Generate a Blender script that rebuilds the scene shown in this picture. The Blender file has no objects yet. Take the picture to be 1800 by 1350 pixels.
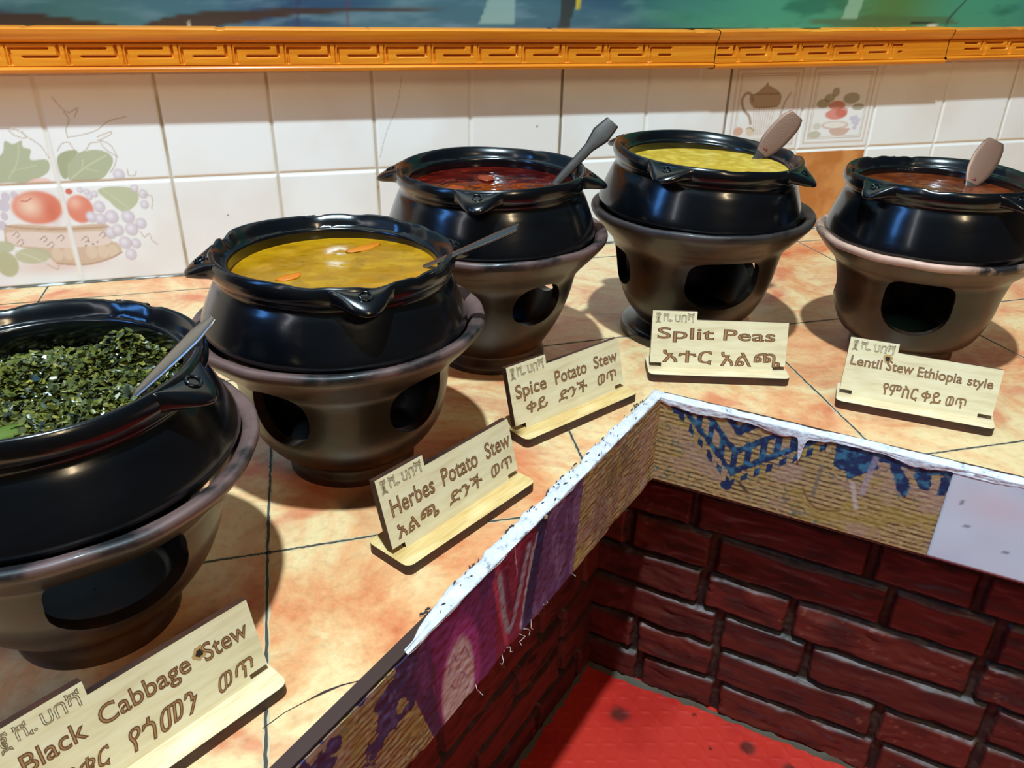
import bpy, bmesh, math, random
import numpy as np
from mathutils import Vector, Matrix

SC = bpy.context.scene
COL = SC.collection
random.seed(7)

# ------------------------------------------------------------------ camera
cam_d = bpy.data.cameras.new('camera')
cam = bpy.data.objects.new('camera', cam_d); COL.objects.link(cam)
cam_d.sensor_width = 36.0; cam_d.lens = 36*1391.36/1800; cam_d.clip_start = 0.02
rgt, up, fwd = Vector((0.960903, -0.276452, 0.015507)), Vector((0.114284, 0.446999, 0.887204)), Vector((0.252201, 0.850744, -0.461117))
M = Matrix((rgt, up, -fwd)).transposed().to_4x4(); M.translation = Vector((0.15215, -1.25835, 0.42402))
cam.matrix_world = M
SC.camera = cam

# ------------------------------------------------------------------ light and exposure
SC.view_settings.view_transform = 'Standard'; SC.view_settings.look = 'None'
SC.view_settings.exposure = 0.0; SC.view_settings.gamma = 1.0; SC.view_settings.use_curve_mapping = False
w = bpy.data.worlds.new('world'); SC.world = w; w.use_nodes = True
# dim room: warm at eye level, cooler from the ceiling
_t = w.node_tree; _tc = _t.nodes.new('ShaderNodeTexCoord'); _sx = _t.nodes.new('ShaderNodeSeparateXYZ'); _rp = _t.nodes.new('ShaderNodeValToRGB')
_t.links.new(_tc.outputs['Generated'], _sx.inputs[0]); _t.links.new(_sx.outputs['Z'], _rp.inputs['Fac'])
_e = _rp.color_ramp.elements; _e[0].position = 0.0; _e[0].color = (0.36, 0.22, 0.11, 1); _e[1].position = 0.75; _e[1].color = (0.17, 0.36, 0.50, 1)
_t.links.new(_rp.outputs[0], _t.nodes['Background'].inputs[0]); _t.nodes['Background'].inputs[1].default_value = 0.15

def lamp(name, kind, loc, target, power, color, **kw):
    d = bpy.data.lights.new(name, kind); d.energy = power; d.color = color
    for k, v in kw.items(): setattr(d, k, v)
    o = bpy.data.objects.new(name, d); COL.objects.link(o); o.location = loc
    o.rotation_euler = (Vector(target)-Vector(loc)).to_track_quat('-Z', 'Y').to_euler()
    return o
lamp('ceiling_downlight', 'SPOT', (0.08, -1.30, 2.6), (0.5, -0.5, 0), 450, (0.68, 0.885, 1.0), shadow_soft_size=0.05, spot_size=1.5, spot_blend=0.4)
lamp('room_lamp', 'AREA', (0.85, -2.7, 1.85), (0.5, -0.3, 0.1), 13.5, (1.0, 0.78, 0.48), shape='RECTANGLE', size=0.15, size_y=0.6)
lamp('left_window', 'AREA', (-1.55, -0.95, 1.55), (0.5, -0.5, 0.2), 11, (0.11, 0.37, 1.0), shape='RECTANGLE', size=0.26, size_y=1.1)
lamp('left_far_window', 'AREA', (-1.1, -1.65, 1.55), (0.5, -0.5, 0.2), 3, (0.95, 0.95, 1.0), shape='RECTANGLE', size=0.12, size_y=1.3)

# ------------------------------------------------------------------ helpers
def lin(c):
    c = np.asarray(c, dtype=float)/255.0
    return np.where(c <= 0.04045, c/12.92, ((c+0.055)/1.055)**2.4)
def L4(c):
    r = lin(c); return (float(r[0]), float(r[1]), float(r[2]), 1.0)

def new_mat(name, base=(128, 128, 128), rough=0.5, **kw):
    m = bpy.data.materials.new(name); m.use_nodes = True
    b = m.node_tree.nodes['Principled BSDF']
    b.inputs['Base Color'].default_value = L4(base); b.inputs['Roughness'].default_value = rough
    for k, v in kw.items(): b.inputs[k].default_value = v
    return m
def nd(m, t, **kw):
    n = m.node_tree.nodes.new(t)
    for k, v in kw.items(): setattr(n, k, v)
    return n
def lk(m, a, b): m.node_tree.links.new(a, b)
def bsdf(m): return m.node_tree.nodes['Principled BSDF']
def noise_color(m, stops, scale=8, detail=6, stretch=(1, 1, 1), rough=0.6, distortion=0.0, coord='Object'):
    tc = nd(m, 'ShaderNodeTexCoord'); mp = nd(m, 'ShaderNodeMapping'); mp.inputs['Scale'].default_value = stretch
    no = nd(m, 'ShaderNodeTexNoise'); no.inputs['Scale'].default_value = scale; no.inputs['Detail'].default_value = detail
    no.inputs['Roughness'].default_value = rough; no.inputs['Distortion'].default_value = distortion
    rp = nd(m, 'ShaderNodeValToRGB'); e = rp.color_ramp.elements
    while len(e) < len(stops): e.new(0.5)
    for el, (p, c) in zip(e, stops): el.position = p; el.color = L4(c)
    lk(m, tc.outputs[coord], mp.inputs['Vector']); lk(m, mp.outputs[0], no.inputs['Vector']); lk(m, no.outputs['Fac'], rp.inputs['Fac'])
    lk(m, rp.outputs[0], bsdf(m).inputs['Base Color'])
    return no, rp, mp
def bump(m, scale=60, strength=0.2, dist=0.001, detail=4, stretch=(1, 1, 1)):
    tc = nd(m, 'ShaderNodeTexCoord'); mp = nd(m, 'ShaderNodeMapping'); mp.inputs['Scale'].default_value = stretch
    no = nd(m, 'ShaderNodeTexNoise'); no.inputs['Scale'].default_value = scale; no.inputs['Detail'].default_value = detail
    bp = nd(m, 'ShaderNodeBump'); bp.inputs['Strength'].default_value = strength; bp.inputs['Distance'].default_value = dist
    lk(m, tc.outputs['Object'], mp.inputs[0]); lk(m, mp.outputs[0], no.inputs['Vector']); lk(m, no.outputs['Fac'], bp.inputs['Height']); lk(m, bp.outputs[0], bsdf(m).inputs['Normal'])
def painted(name, rough=0.4, **kw):
    m = new_mat(name, (200, 200, 200), rough, **kw)
    a = nd(m, 'ShaderNodeAttribute'); a.attribute_name = 'Col'
    lk(m, a.outputs['Color'], bsdf(m).inputs['Base Color']); return m

def link(name, me, mats, parent=None, smooth=False, angle=None):
    me.name = name
    o = bpy.data.objects.new(name, me); COL.objects.link(o)
    for m in (mats if isinstance(mats, (list, tuple)) else [mats]):
        if len(me.materials) < len(mats if isinstance(mats, (list, tuple)) else [mats]): me.materials.append(m)
    if smooth or angle:
        me.polygons.foreach_set('use_smooth', [True]*len(me.polygons))
        if angle: me.set_sharp_from_angle(angle=math.radians(angle))
    if parent: o.parent = parent
    return o
def obj(name, bm, mats, parent=None, smooth=False, angle=None):
    me = bpy.data.meshes.new(name); bmesh.ops.recalc_face_normals(bm, faces=bm.faces); bm.to_mesh(me); bm.free()
    return link(name, me, mats, parent, smooth, angle)
def thing(name, label, cat, loc=(0, 0, 0), rotz=0, group=None):
    o = bpy.data.objects.new(name, None); COL.objects.link(o); o.empty_display_size = 0.05
    o.location = loc; o.rotation_euler = (0, 0, rotz); tag(o, label, cat, group); return o
def tag(o, label, cat, group=None, kind=None):
    o['label'] = label; o['category'] = cat
    if group: o['group'] = group
    if kind: o['kind'] = kind
    return o
def struct(o): o['kind'] = 'structure'; return o

def vnoise(x, y, seed=0, octaves=4, gain=0.5):
    x = np.asarray(x, float); y = np.asarray(y, float)
    rs = np.random.RandomState(seed); tot = np.zeros(np.broadcast(x, y).shape); amp = 1.0; s = 0.0
    for o in range(octaves):
        g = rs.rand(256, 256); f = 2**o
        xs = x*f+o*17.3; ys = y*f+o*9.1
        xi = np.floor(xs).astype(int); yi = np.floor(ys).astype(int); fx = xs-xi; fy = ys-yi
        fx = fx*fx*(3-2*fx); fy = fy*fy*(3-2*fy)
        a = g[xi % 256, yi % 256]; b = g[(xi+1) % 256, yi % 256]; c = g[xi % 256, (yi+1) % 256]; d = g[(xi+1) % 256, (yi+1) % 256]
        tot += amp*((a*(1-fx)+b*fx)*(1-fy)+(c*(1-fx)+d*fx)*fy); s += amp; amp *= gain
    return tot/s
def sstep(a, b, x): t = np.clip((x-a)/(b-a), 0, 1); return t*t*(3-2*t)
def mix(c0, c1, t): return c0*(1-t[..., None])+np.asarray(c1)*t[..., None]

def grid_mesh(name, P, C=None, wrap=False):
    """P: (nv, nu, 3) points, C: (nv, nu, 3) linear colours"""
    nv, nu = P.shape[:2]
    me = bpy.data.meshes.new(name)
    idx = np.arange(nv*nu).reshape(nv, nu)
    if wrap: idx = np.concatenate([idx, idx[:, :1]], 1)
    q = np.stack([idx[:-1, :-1], idx[:-1, 1:], idx[1:, 1:], idx[1:, :-1]], -1).reshape(-1, 4)
    me.vertices.add(nv*nu); me.vertices.foreach_set('co', P.reshape(-1).astype(np.float32))
    me.loops.add(q.size); me.loops.foreach_set('vertex_index', q.reshape(-1).astype(np.int32))
    me.polygons.add(len(q)); me.polygons.foreach_set('loop_start', np.arange(0, q.size, 4, dtype=np.int32))
    me.update(calc_edges=True)
    if C is not None: paint(me, C.reshape(-1, 3))
    return me
def paint(me, C):
    ca = me.color_attributes.new('Col', 'FLOAT_COLOR', 'POINT')
    C4 = np.ones((len(C), 4), np.float32); C4[:, :3] = C; ca.data.foreach_set('color', C4.reshape(-1))

def lathe_bm(loop, n=96, rmod=None, bm=None, mat_of=None):
    """closed (r, z) loop revolved about z"""
    bm = bm or bmesh.new(); rings = []
    for i in range(n):
        a = 2*math.pi*i/n; ring = []
        for k, (r, z) in enumerate(loop):
            if rmod: r, z = rmod(a, r, z, k)
            ring.append(bm.verts.new((r*math.cos(a), r*math.sin(a), z)))
        rings.append(ring)
    m = len(loop)
    for i in range(n):
        A, B = rings[i], rings[(i+1) % n]
        for k in range(m):
            k2 = (k+1) % m
            f = bm.faces.new((A[k], B[k], B[k2], A[k2]))
            if mat_of: f.material_index = mat_of(k)
    return bm
def smooth_profile(pts, sub=3):
    """Catmull-Rom through (r, z) points"""
    out = []
    for i in range(len(pts)-1):
        p0 = pts[max(i-1, 0)]; p1 = pts[i]; p2 = pts[i+1]; p3 = pts[min(i+2, len(pts)-1)]
        for s in range(sub):
            t = s/sub
            out.append(tuple(0.5*((2*p1[j])+(-p0[j]+p2[j])*t+(2*p0[j]-5*p1[j]+4*p2[j]-p3[j])*t*t+(-p0[j]+3*p1[j]-3*p2[j]+p3[j])*t**3) for j in (0, 1)))
    out.append(pts[-1]); return out
def prism(bm, poly, y0, y1, mi_side=0, mi_front=0, mi_back=0, mat=None):
    """polygon in (x, z) extruded from y0 (front) to y1 (back)"""
    a = [bm.verts.new((p[0], y0, p[1])) for p in poly]; b = [bm.verts.new((p[0], y1, p[1])) for p in poly]
    f = bm.faces.new(a); f.material_index = mi_front
    g = bm.faces.new(b[::-1]); g.material_index = mi_back
    n = len(poly)
    for i in range(n):
        s = bm.faces.new((a[i], b[i], b[(i+1) % n], a[(i+1) % n])); s.material_index = mi_side
    if mat:
        for v in a+b: v.co = mat @ v.co
def tube(bm, pts, rad, n=6):
    rings = []
    for i, p in enumerate(pts):
        p = Vector(p); t = (Vector(pts[min(i+1, len(pts)-1)])-Vector(pts[max(i-1, 0)])).normalized()
        u = t.orthogonal().normalized(); v = t.cross(u)
        r = rad[i] if isinstance(rad, (list, tuple)) else rad
        rings.append([bm.verts.new(p+u*(r*math.cos(2*math.pi*k/n))+v*(r*math.sin(2*math.pi*k/n))) for k in range(n)])
    for A, B in zip(rings, rings[1:]):
        for k in range(n): bm.faces.new((A[k], A[(k+1) % n], B[(k+1) % n], B[k]))
    bm.faces.new(rings[0][::-1]); bm.faces.new(rings[-1])

def cat2(P, closed, sub=5):
    n = len(P); out = []
    for i in range(n if closed else n-1):
        q = [P[k % n] if closed else P[min(max(k, 0), n-1)] for k in (i-1, i, i+1, i+2)]
        for s in range(sub):
            t = s/sub; out.append(tuple(.5*((2*q[1][k])+(q[2][k]-q[0][k])*t+(2*q[0][k]-5*q[1][k]+4*q[2][k]-q[3][k])*t*t+(3*q[1][k]-q[0][k]-3*q[2][k]+q[3][k])*t**3) for k in (0, 1)))
    if not closed: out.append(P[-1])
    return out
# 2D drawing of printed decoration on a plane (s, t)
def shape_mask(sh, S, T):
    k = sh[0]
    if k == 'e':
        cx, cy, rx, ry = sh[1]; d = np.sqrt(((S-cx)/rx)**2+((T-cy)/ry)**2); return 1-sstep(0.82, 1.05, d)
    if k == 'g':
        cx, cy, rx, ry = sh[1]; return np.exp(-1.6*(((S-cx)/rx)**2+((T-cy)/ry)**2))
    if k in 'ps':
        P = cat2(sh[1], True) if k == 's' else sh[1]; ins = np.zeros(S.shape, bool); n = len(P); dm = np.full(S.shape, 1e9)
        for i in range(n):
            (x0, y0), (x1, y1) = P[i], P[(i+1) % n]
            c = ((y0 > T) != (y1 > T)) & (S < (x1-x0)*(T-y0)/(y1-y0+1e-12)+x0); ins ^= c
            dm = np.minimum(dm, seg_dist(S, T, x0, y0, x1, y1))
        return sstep(-0.0008, 0.0012, np.where(ins, dm, -dm))
    if k == 'l':
        dm = np.full(S.shape, 1e9); P = cat2(sh[1], False) if len(sh[1]) > 2 else sh[1]
        for (x0, y0), (x1, y1) in zip(P, P[1:]): dm = np.minimum(dm, seg_dist(S, T, x0, y0, x1, y1))
        return 1-sstep(sh[4]*0.3, sh[4]*1.0, dm)
def seg_dist(S, T, x0, y0, x1, y1):
    dx, dy = x1-x0, y1-y0; t = np.clip(((S-x0)*dx+(T-y0)*dy)/(dx*dx+dy*dy+1e-12), 0, 1)
    return np.hypot(S-x0-t*dx, T-y0-t*dy)
def draw(C, S, T, shapes):
    for sh in shapes:
        pts = sh[1]
        if sh[0] in 'eg': x0, x1, y0, y1 = pts[0]-pts[2]*1.6, pts[0]+pts[2]*1.6, pts[1]-pts[3]*1.6, pts[1]+pts[3]*1.6
        else: xs = [p[0] for p in pts]; ys = [p[1] for p in pts]; x0, x1, y0, y1 = min(xs)-.004, max(xs)+.004, min(ys)-.004, max(ys)+.004
        cols = np.where((S[0] >= x0) & (S[0] <= x1))[0]; rows = np.where((T[:, 0] >= y0) & (T[:, 0] <= y1))[0]
        if len(cols) == 0 or len(rows) == 0: continue
        sl = (slice(rows[0], rows[-1]+1), slice(cols[0], cols[-1]+1))
        m = shape_mask(sh, S[sl], T[sl])*sh[3]
        C[sl] = mix(C[sl], lin(sh[2]), m)
    return C
WALL_SHAPES = \
[
('g',(-0.1784,0.0295,0.0884,0.0153),(226, 196, 184),0.8),
('s',[(-0.2500,0.1825),(-0.2131,0.1906),(-0.2032,0.2093),(-0.1938,0.2052),(-0.1822,0.2095),(-0.1825,0.2009),(-0.1737,0.1967),(-0.1769,0.1833),(-0.1565,0.1824),(-0.1597,0.1648),(-0.1888,0.1522),(-0.2118,0.1533),(-0.2403,0.1528),(-0.2653,0.1638)],(172, 178, 140),0.9),
('s',[(-0.1431,0.1858),(-0.1344,0.1923),(-0.1193,0.1946),(-0.1170,0.1887),(-0.1309,0.1754),(-0.1370,0.1557),(-0.1439,0.1580),(-0.1457,0.1741)],(160, 165, 122),0.9),
('s',[(-0.1335,0.1715),(-0.1210,0.1869),(-0.0975,0.1938),(-0.0798,0.1901),(-0.0727,0.1789),(-0.0815,0.1632),(-0.0970,0.1517),(-0.1341,0.1525)],(172, 178, 140),0.9),
('l',[(-0.1316,0.1554),(-0.1098,0.1705),(-0.0808,0.1852)],(205, 205, 170),0.9,0.0015),
('l',[(-0.1121,0.1686),(-0.0964,0.1638)],(205, 205, 170),0.8,0.0012),
('l',[(-0.1162,0.1668),(-0.1114,0.1805)],(205, 205, 170),0.8,0.0012),
('l',[(-0.2104,0.1592),(-0.1946,0.1801),(-0.1873,0.2030)],(200, 200, 165),0.8,0.0015),
('l',[(-0.2045,0.1688),(-0.1726,0.1752)],(200, 200, 165),0.8,0.0012),
('e',(-0.2259,0.1219,0.0080,0.0095),(207, 196, 205),0.9),
('e',(-0.2288,0.1067,0.0053,0.0064),(207, 196, 205),0.9),
('e',(-0.2348,0.0936,0.0063,0.0075),(207, 196, 205),0.9),
('e',(-0.2420,0.1188,0.0088,0.0106),(207, 196, 205),0.9),
('e',(-0.2484,0.1007,0.0089,0.0107),(207, 196, 205),0.9),
('e',(-0.2563,0.1115,0.0088,0.0106),(207, 196, 205),0.9),
('e',(-0.2092,0.1352,0.0053,0.0063),(207, 196, 205),0.9),
('e',(-0.2203,0.1337,0.0062,0.0073),(207, 196, 205),0.9),
('e',(-0.1846,0.1164,0.0347,0.0257),(224, 128, 100),0.95),
('g',(-0.1940,0.1190,0.0199,0.0183),(246, 214, 188),0.9),
('g',(-0.1676,0.1102,0.0128,0.0227),(212, 104, 80),0.6),
('l',[(-0.2022,0.1267),(-0.1959,0.1263),(-0.1896,0.1300)],(190, 110, 90),0.8,0.0014),
('e',(-0.1300,0.1111,0.0187,0.0219),(226, 130, 104),0.95),
('g',(-0.1354,0.1208,0.0111,0.0113),(244, 196, 172),0.8),
('e',(-0.1393,0.1371,0.0051,0.0045),(215, 105, 85),0.95),
('e',(-0.1723,0.1534,0.0144,0.0050),(240, 190, 175),0.7),
('s',[(-0.1022,0.1355),(-0.0897,0.1411),(-0.0633,0.1397),(-0.0493,0.1327),(-0.0524,0.1161),(-0.0704,0.1033),(-0.0810,0.1082),(-0.0901,0.1203)],(186, 190, 150),0.9),
('l',[(-0.0943,0.1372),(-0.0783,0.1218),(-0.0655,0.1084)],(208, 208, 178),0.9,0.0013),
('s',[(-0.2318,0.0914),(-0.2137,0.0944),(-0.1596,0.0877),(-0.0997,0.0870),(-0.0978,0.0630),(-0.0909,0.0581),(-0.0876,0.0446),(-0.1073,0.0350),(-0.1399,0.0286),(-0.1776,0.0327),(-0.1926,0.0503),(-0.2334,0.0662),(-0.2357,0.0791)],(208, 178, 148),0.9),
('s',[(-0.2291,0.0839),(-0.1617,0.0782),(-0.1038,0.0765),(-0.1017,0.0578),(-0.1420,0.0553),(-0.1853,0.0573),(-0.2296,0.0670)],(232, 214, 202),0.9),
('l',[(-0.2304,0.0929),(-0.2025,0.0873),(-0.1605,0.0835),(-0.0995,0.0831)],(175, 140, 110),0.7,0.002),
('e',(-0.1745,0.0467,0.0079,0.0104),(226, 205, 178),0.7),
('e',(-0.1592,0.0466,0.0079,0.0104),(226, 205, 178),0.7),
('e',(-0.1284,0.0464,0.0080,0.0105),(226, 205, 178),0.7),
('e',(-0.1128,0.0463,0.0081,0.0105),(226, 205, 178),0.7),
('e',(-0.0991,0.0462,0.0082,0.0105),(226, 205, 178),0.7),
('l',[(-0.1776,0.0327),(-0.1400,0.0282),(-0.1074,0.0345),(-0.0878,0.0435)],(180, 140, 115),0.8,0.002),
('l',[(-0.2249,0.0783),(-0.2183,0.0831),(-0.2168,0.0778),(-0.2212,0.0749)],(150, 110, 105),0.75,0.001),
('l',[(-0.1918,0.0696),(-0.1851,0.0745),(-0.1835,0.0691),(-0.1880,0.0662)],(150, 110, 105),0.75,0.001),
('l',[(-0.1692,0.0702),(-0.1624,0.0751),(-0.1608,0.0696),(-0.1652,0.0667)],(150, 110, 105),0.75,0.001),
('l',[(-0.1378,0.0658),(-0.1310,0.0708),(-0.1293,0.0652),(-0.1338,0.0623)],(150, 110, 105),0.75,0.001),
('l',[(-0.1137,0.0707),(-0.1069,0.0756),(-0.1051,0.0701),(-0.1096,0.0671)],(150, 110, 105),0.75,0.001),
('l',[(-0.2221,0.0675),(-0.2153,0.0724),(-0.2139,0.0669),(-0.2183,0.0640)],(150, 110, 105),0.75,0.001),
('l',[(-0.1846,0.0605),(-0.1778,0.0654),(-0.1762,0.0599),(-0.1807,0.0570)],(150, 110, 105),0.75,0.001),
('e',(-0.1288,0.0630,0.0015,0.0017),(140, 100, 100),0.8),
('e',(-0.1240,0.0583,0.0015,0.0017),(140, 100, 100),0.8),
('e',(-0.1339,0.0569,0.0015,0.0017),(140, 100, 100),0.8),
('e',(-0.1176,0.0611,0.0015,0.0017),(140, 100, 100),0.8),
('e',(-0.1165,0.1347,0.0048,0.0053),(178, 150, 140),0.55),
('e',(-0.1167,0.1353,0.0043,0.0048),(207, 196, 205),0.95),
('g',(-0.1172,0.1358,0.0034,0.0037),(236, 231, 234),0.9),
('e',(-0.1068,0.1317,0.0049,0.0053),(178, 150, 140),0.55),
('e',(-0.1070,0.1323,0.0044,0.0048),(207, 196, 205),0.95),
('g',(-0.1075,0.1328,0.0034,0.0037),(236, 231, 234),0.9),
('e',(-0.1241,0.1383,0.0041,0.0045),(178, 150, 140),0.55),
('e',(-0.1244,0.1390,0.0037,0.0040),(207, 196, 205),0.95),
('g',(-0.1248,0.1393,0.0028,0.0031),(236, 231, 234),0.9),
('e',(-0.1142,0.1275,0.0041,0.0045),(178, 150, 140),0.55),
('e',(-0.1145,0.1281,0.0037,0.0041),(207, 196, 205),0.95),
('g',(-0.1149,0.1285,0.0029,0.0032),(236, 231, 234),0.9),
('e',(-0.1041,0.1127,0.0083,0.0092),(178, 150, 140),0.55),
('e',(-0.1043,0.1134,0.0075,0.0082),(207, 196, 205),0.95),
('g',(-0.1053,0.1147,0.0058,0.0064),(236, 231, 234),0.9),
('e',(-0.1174,0.0988,0.0083,0.0092),(178, 150, 140),0.55),
('e',(-0.1177,0.0994,0.0075,0.0083),(207, 196, 205),0.95),
('g',(-0.1187,0.1007,0.0058,0.0064),(236, 231, 234),0.9),
('e',(-0.1058,0.0949,0.0084,0.0093),(178, 150, 140),0.55),
('e',(-0.1061,0.0955,0.0075,0.0084),(207, 196, 205),0.95),
('g',(-0.1071,0.0968,0.0058,0.0065),(236, 231, 234),0.9),
('e',(-0.0689,0.0958,0.0097,0.0106),(178, 150, 140),0.55),
('e',(-0.0692,0.0964,0.0087,0.0096),(207, 196, 205),0.95),
('g',(-0.0704,0.0980,0.0067,0.0074),(236, 231, 234),0.9),
('e',(-0.0909,0.0971,0.0099,0.0110),(178, 150, 140),0.55),
('e',(-0.0912,0.0978,0.0089,0.0099),(207, 196, 205),0.95),
('g',(-0.0925,0.0994,0.0069,0.0077),(236, 231, 234),0.9),
('e',(-0.0533,0.0851,0.0082,0.0090),(178, 150, 140),0.55),
('e',(-0.0535,0.0857,0.0074,0.0081),(207, 196, 205),0.95),
('g',(-0.0546,0.0870,0.0057,0.0063),(236, 231, 234),0.9),
('e',(-0.0966,0.0738,0.0088,0.0099),(178, 150, 140),0.55),
('e',(-0.0968,0.0745,0.0080,0.0089),(207, 196, 205),0.95),
('g',(-0.0979,0.0759,0.0062,0.0069),(236, 231, 234),0.9),
('e',(-0.0862,0.0770,0.0089,0.0099),(178, 150, 140),0.55),
('e',(-0.0864,0.0777,0.0080,0.0089),(207, 196, 205),0.95),
('g',(-0.0876,0.0791,0.0062,0.0069),(236, 231, 234),0.9),
('e',(-0.0675,0.0773,0.0097,0.0108),(178, 150, 140),0.55),
('e',(-0.0678,0.0780,0.0088,0.0097),(207, 196, 205),0.95),
('g',(-0.0691,0.0796,0.0068,0.0075),(236, 231, 234),0.9),
('e',(-0.0658,0.0552,0.0075,0.0083),(178, 150, 140),0.55),
('e',(-0.0661,0.0559,0.0067,0.0075),(207, 196, 205),0.95),
('g',(-0.0670,0.0570,0.0052,0.0058),(236, 231, 234),0.9),
('e',(-0.0802,0.0574,0.0094,0.0105),(178, 150, 140),0.55),
('e',(-0.0805,0.0581,0.0084,0.0094),(207, 196, 205),0.95),
('g',(-0.0817,0.0596,0.0065,0.0073),(236, 231, 234),0.9),
('e',(-0.0758,0.0393,0.0087,0.0097),(178, 150, 140),0.55),
('e',(-0.0760,0.0400,0.0078,0.0088),(207, 196, 205),0.95),
('g',(-0.0771,0.0413,0.0060,0.0068),(236, 231, 234),0.9),
('e',(-0.0523,0.1371,0.0057,0.0062),(178, 150, 140),0.55),
('e',(-0.0526,0.1377,0.0052,0.0056),(207, 196, 205),0.95),
('g',(-0.0532,0.1384,0.0040,0.0043),(236, 231, 234),0.9),
('e',(-0.0424,0.1282,0.0067,0.0073),(178, 150, 140),0.55),
('e',(-0.0426,0.1288,0.0061,0.0066),(207, 196, 205),0.95),
('g',(-0.0434,0.1297,0.0047,0.0051),(236, 231, 234),0.9),
('e',(-0.0433,0.1124,0.0062,0.0068),(178, 150, 140),0.55),
('e',(-0.0436,0.1130,0.0056,0.0061),(207, 196, 205),0.95),
('g',(-0.0443,0.1138,0.0043,0.0047),(236, 231, 234),0.9),
('e',(-0.0694,0.1575,0.0085,0.0091),(178, 150, 140),0.55),
('e',(-0.0697,0.1581,0.0076,0.0082),(207, 196, 205),0.95),
('g',(-0.0707,0.1594,0.0059,0.0064),(236, 231, 234),0.9),
('e',(-0.2065,0.0470,0.0250,0.0129),(190, 188, 150),0.9),
('e',(-0.2426,0.0368,0.0155,0.0204),(182, 180, 135),0.9),
('e',(-0.2417,0.0625,0.0163,0.0094),(186, 188, 150),0.9),
('e',(-0.2781,0.0418,0.0215,0.0127),(188, 186, 145),0.9),
('l',[(-0.2270,0.0550),(-0.2070,0.0449),(-0.1845,0.0277)],(212, 210, 182),0.9,0.0013),
('l',[(-0.1910,0.0327),(-0.1796,0.0240),(-0.1765,0.0293)],(200, 180, 150),0.8,0.0015),
('l',[(-0.2041,0.2264),(-0.1857,0.2239),(-0.1740,0.2140),(-0.1596,0.2001),(-0.1543,0.1843)],(186, 165, 140),0.75,0.0011),
('l',[(-0.1250,0.2104),(-0.1242,0.2219),(-0.1177,0.2350),(-0.1223,0.2465)],(186, 165, 140),0.75,0.0011),
('l',[(-0.1247,0.2114),(-0.1003,0.2154),(-0.0846,0.2206),(-0.0677,0.2317),(-0.0446,0.2368)],(186, 165, 140),0.75,0.0011),
('l',[(-0.1242,0.2055),(-0.1338,0.2030),(-0.1414,0.1935)],(186, 165, 140),0.75,0.0011),
('l',[(-0.1242,0.2055),(-0.1166,0.1906),(-0.1048,0.1941),(-0.0975,0.2026),(-0.0862,0.2042)],(186, 165, 140),0.75,0.0011),
('l',[(-0.0876,0.2062),(-0.0739,0.2008),(-0.0678,0.1847),(-0.0724,0.1708),(-0.0800,0.1611)],(186, 165, 140),0.75,0.0011),
('l',[(-0.0845,0.2031),(-0.0792,0.1931),(-0.0663,0.1826)],(186, 165, 140),0.75,0.0011),
('l',[(-0.0866,0.2110),(-0.0688,0.2172),(-0.0695,0.2134),(-0.0858,0.2061)],(186, 165, 140),0.75,0.0011),
('l',[(-0.1943,0.2242),(-0.1892,0.2165),(-0.1762,0.2122),(-0.1792,0.2218)],(186, 165, 140),0.75,0.0011),
('l',[(-0.1322,0.2653),(-0.1246,0.2521),(-0.1157,0.2444),(-0.1038,0.2498),(-0.1098,0.2386)],(186, 165, 140),0.75,0.0011),
('l',[(-0.0565,0.0733),(-0.0522,0.0642),(-0.0453,0.0693),(-0.0431,0.0592),(-0.0364,0.0520)],(186, 165, 140),0.75,0.0011),
('l',[(-0.0567,0.1641),(-0.0564,0.1559),(-0.0488,0.1555),(-0.0458,0.1615)],(186, 165, 140),0.75,0.0011),
('l',[(-0.0424,0.1282),(-0.0315,0.1234),(-0.0346,0.1065)],(186, 165, 140),0.75,0.0011),
('l',[(0.9519,0.2230),(0.9580,0.1784)],(205, 180, 165),0.7,0.0014),
('l',[(0.9569,0.2229),(0.9616,0.1783)],(205, 180, 165),0.7,0.0014),
('l',[(0.9620,0.2228),(0.9653,0.1782)],(205, 180, 165),0.7,0.0014),
('l',[(0.9670,0.2227),(0.9690,0.1781)],(205, 180, 165),0.7,0.0014),
('l',[(0.9721,0.2225),(0.9726,0.1779)],(205, 180, 165),0.7,0.0014),
('l',[(0.9772,0.2224),(0.9763,0.1778)],(205, 180, 165),0.7,0.0014),
('l',[(0.9823,0.2223),(0.9800,0.1777)],(205, 180, 165),0.7,0.0014),
('l',[(0.9874,0.2221),(0.9837,0.1776)],(205, 180, 165),0.7,0.0014),
('l',[(0.9925,0.2220),(0.9874,0.1774)],(205, 180, 165),0.7,0.0014),
('s',[(0.9524,0.2455),(0.9566,0.2513),(0.9693,0.2600),(0.9843,0.2560),(0.9975,0.2483),(0.9974,0.2442)],(158, 126, 96),0.8),
('e',(0.9708,0.2614,0.0032,0.0027),(158, 126, 96),0.8),
('s',[(0.9435,0.2454),(0.9985,0.2457),(0.9975,0.2249),(0.9508,0.2243)],(172, 142, 106),0.85),
('l',[(0.9453,0.2453),(0.9979,0.2460)],(140, 110, 90),0.7,0.0015),
('l',[(0.9508,0.2243),(0.9975,0.2249)],(150, 120, 95),0.7,0.0015),
('l',[(0.9471,0.2352),(0.9420,0.2457),(0.9326,0.2474),(0.9264,0.2371),(0.9316,0.2220),(0.9444,0.2096),(0.9493,0.1973)],(160, 128, 98),0.85,0.0035),
('l',[(1.0060,0.2094),(1.0110,0.2307),(1.0196,0.2463)],(180, 150, 125),0.7,0.003),
('e',(0.9271,0.1849,0.0099,0.0078),(214, 160, 132),0.9),
('e',(0.9508,0.1833,0.0087,0.0075),(222, 198, 168),0.9),
('l',[(0.9427,0.1882),(0.9494,0.1911),(0.9587,0.1846)],(150, 130, 100),0.8,0.0016),
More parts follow.
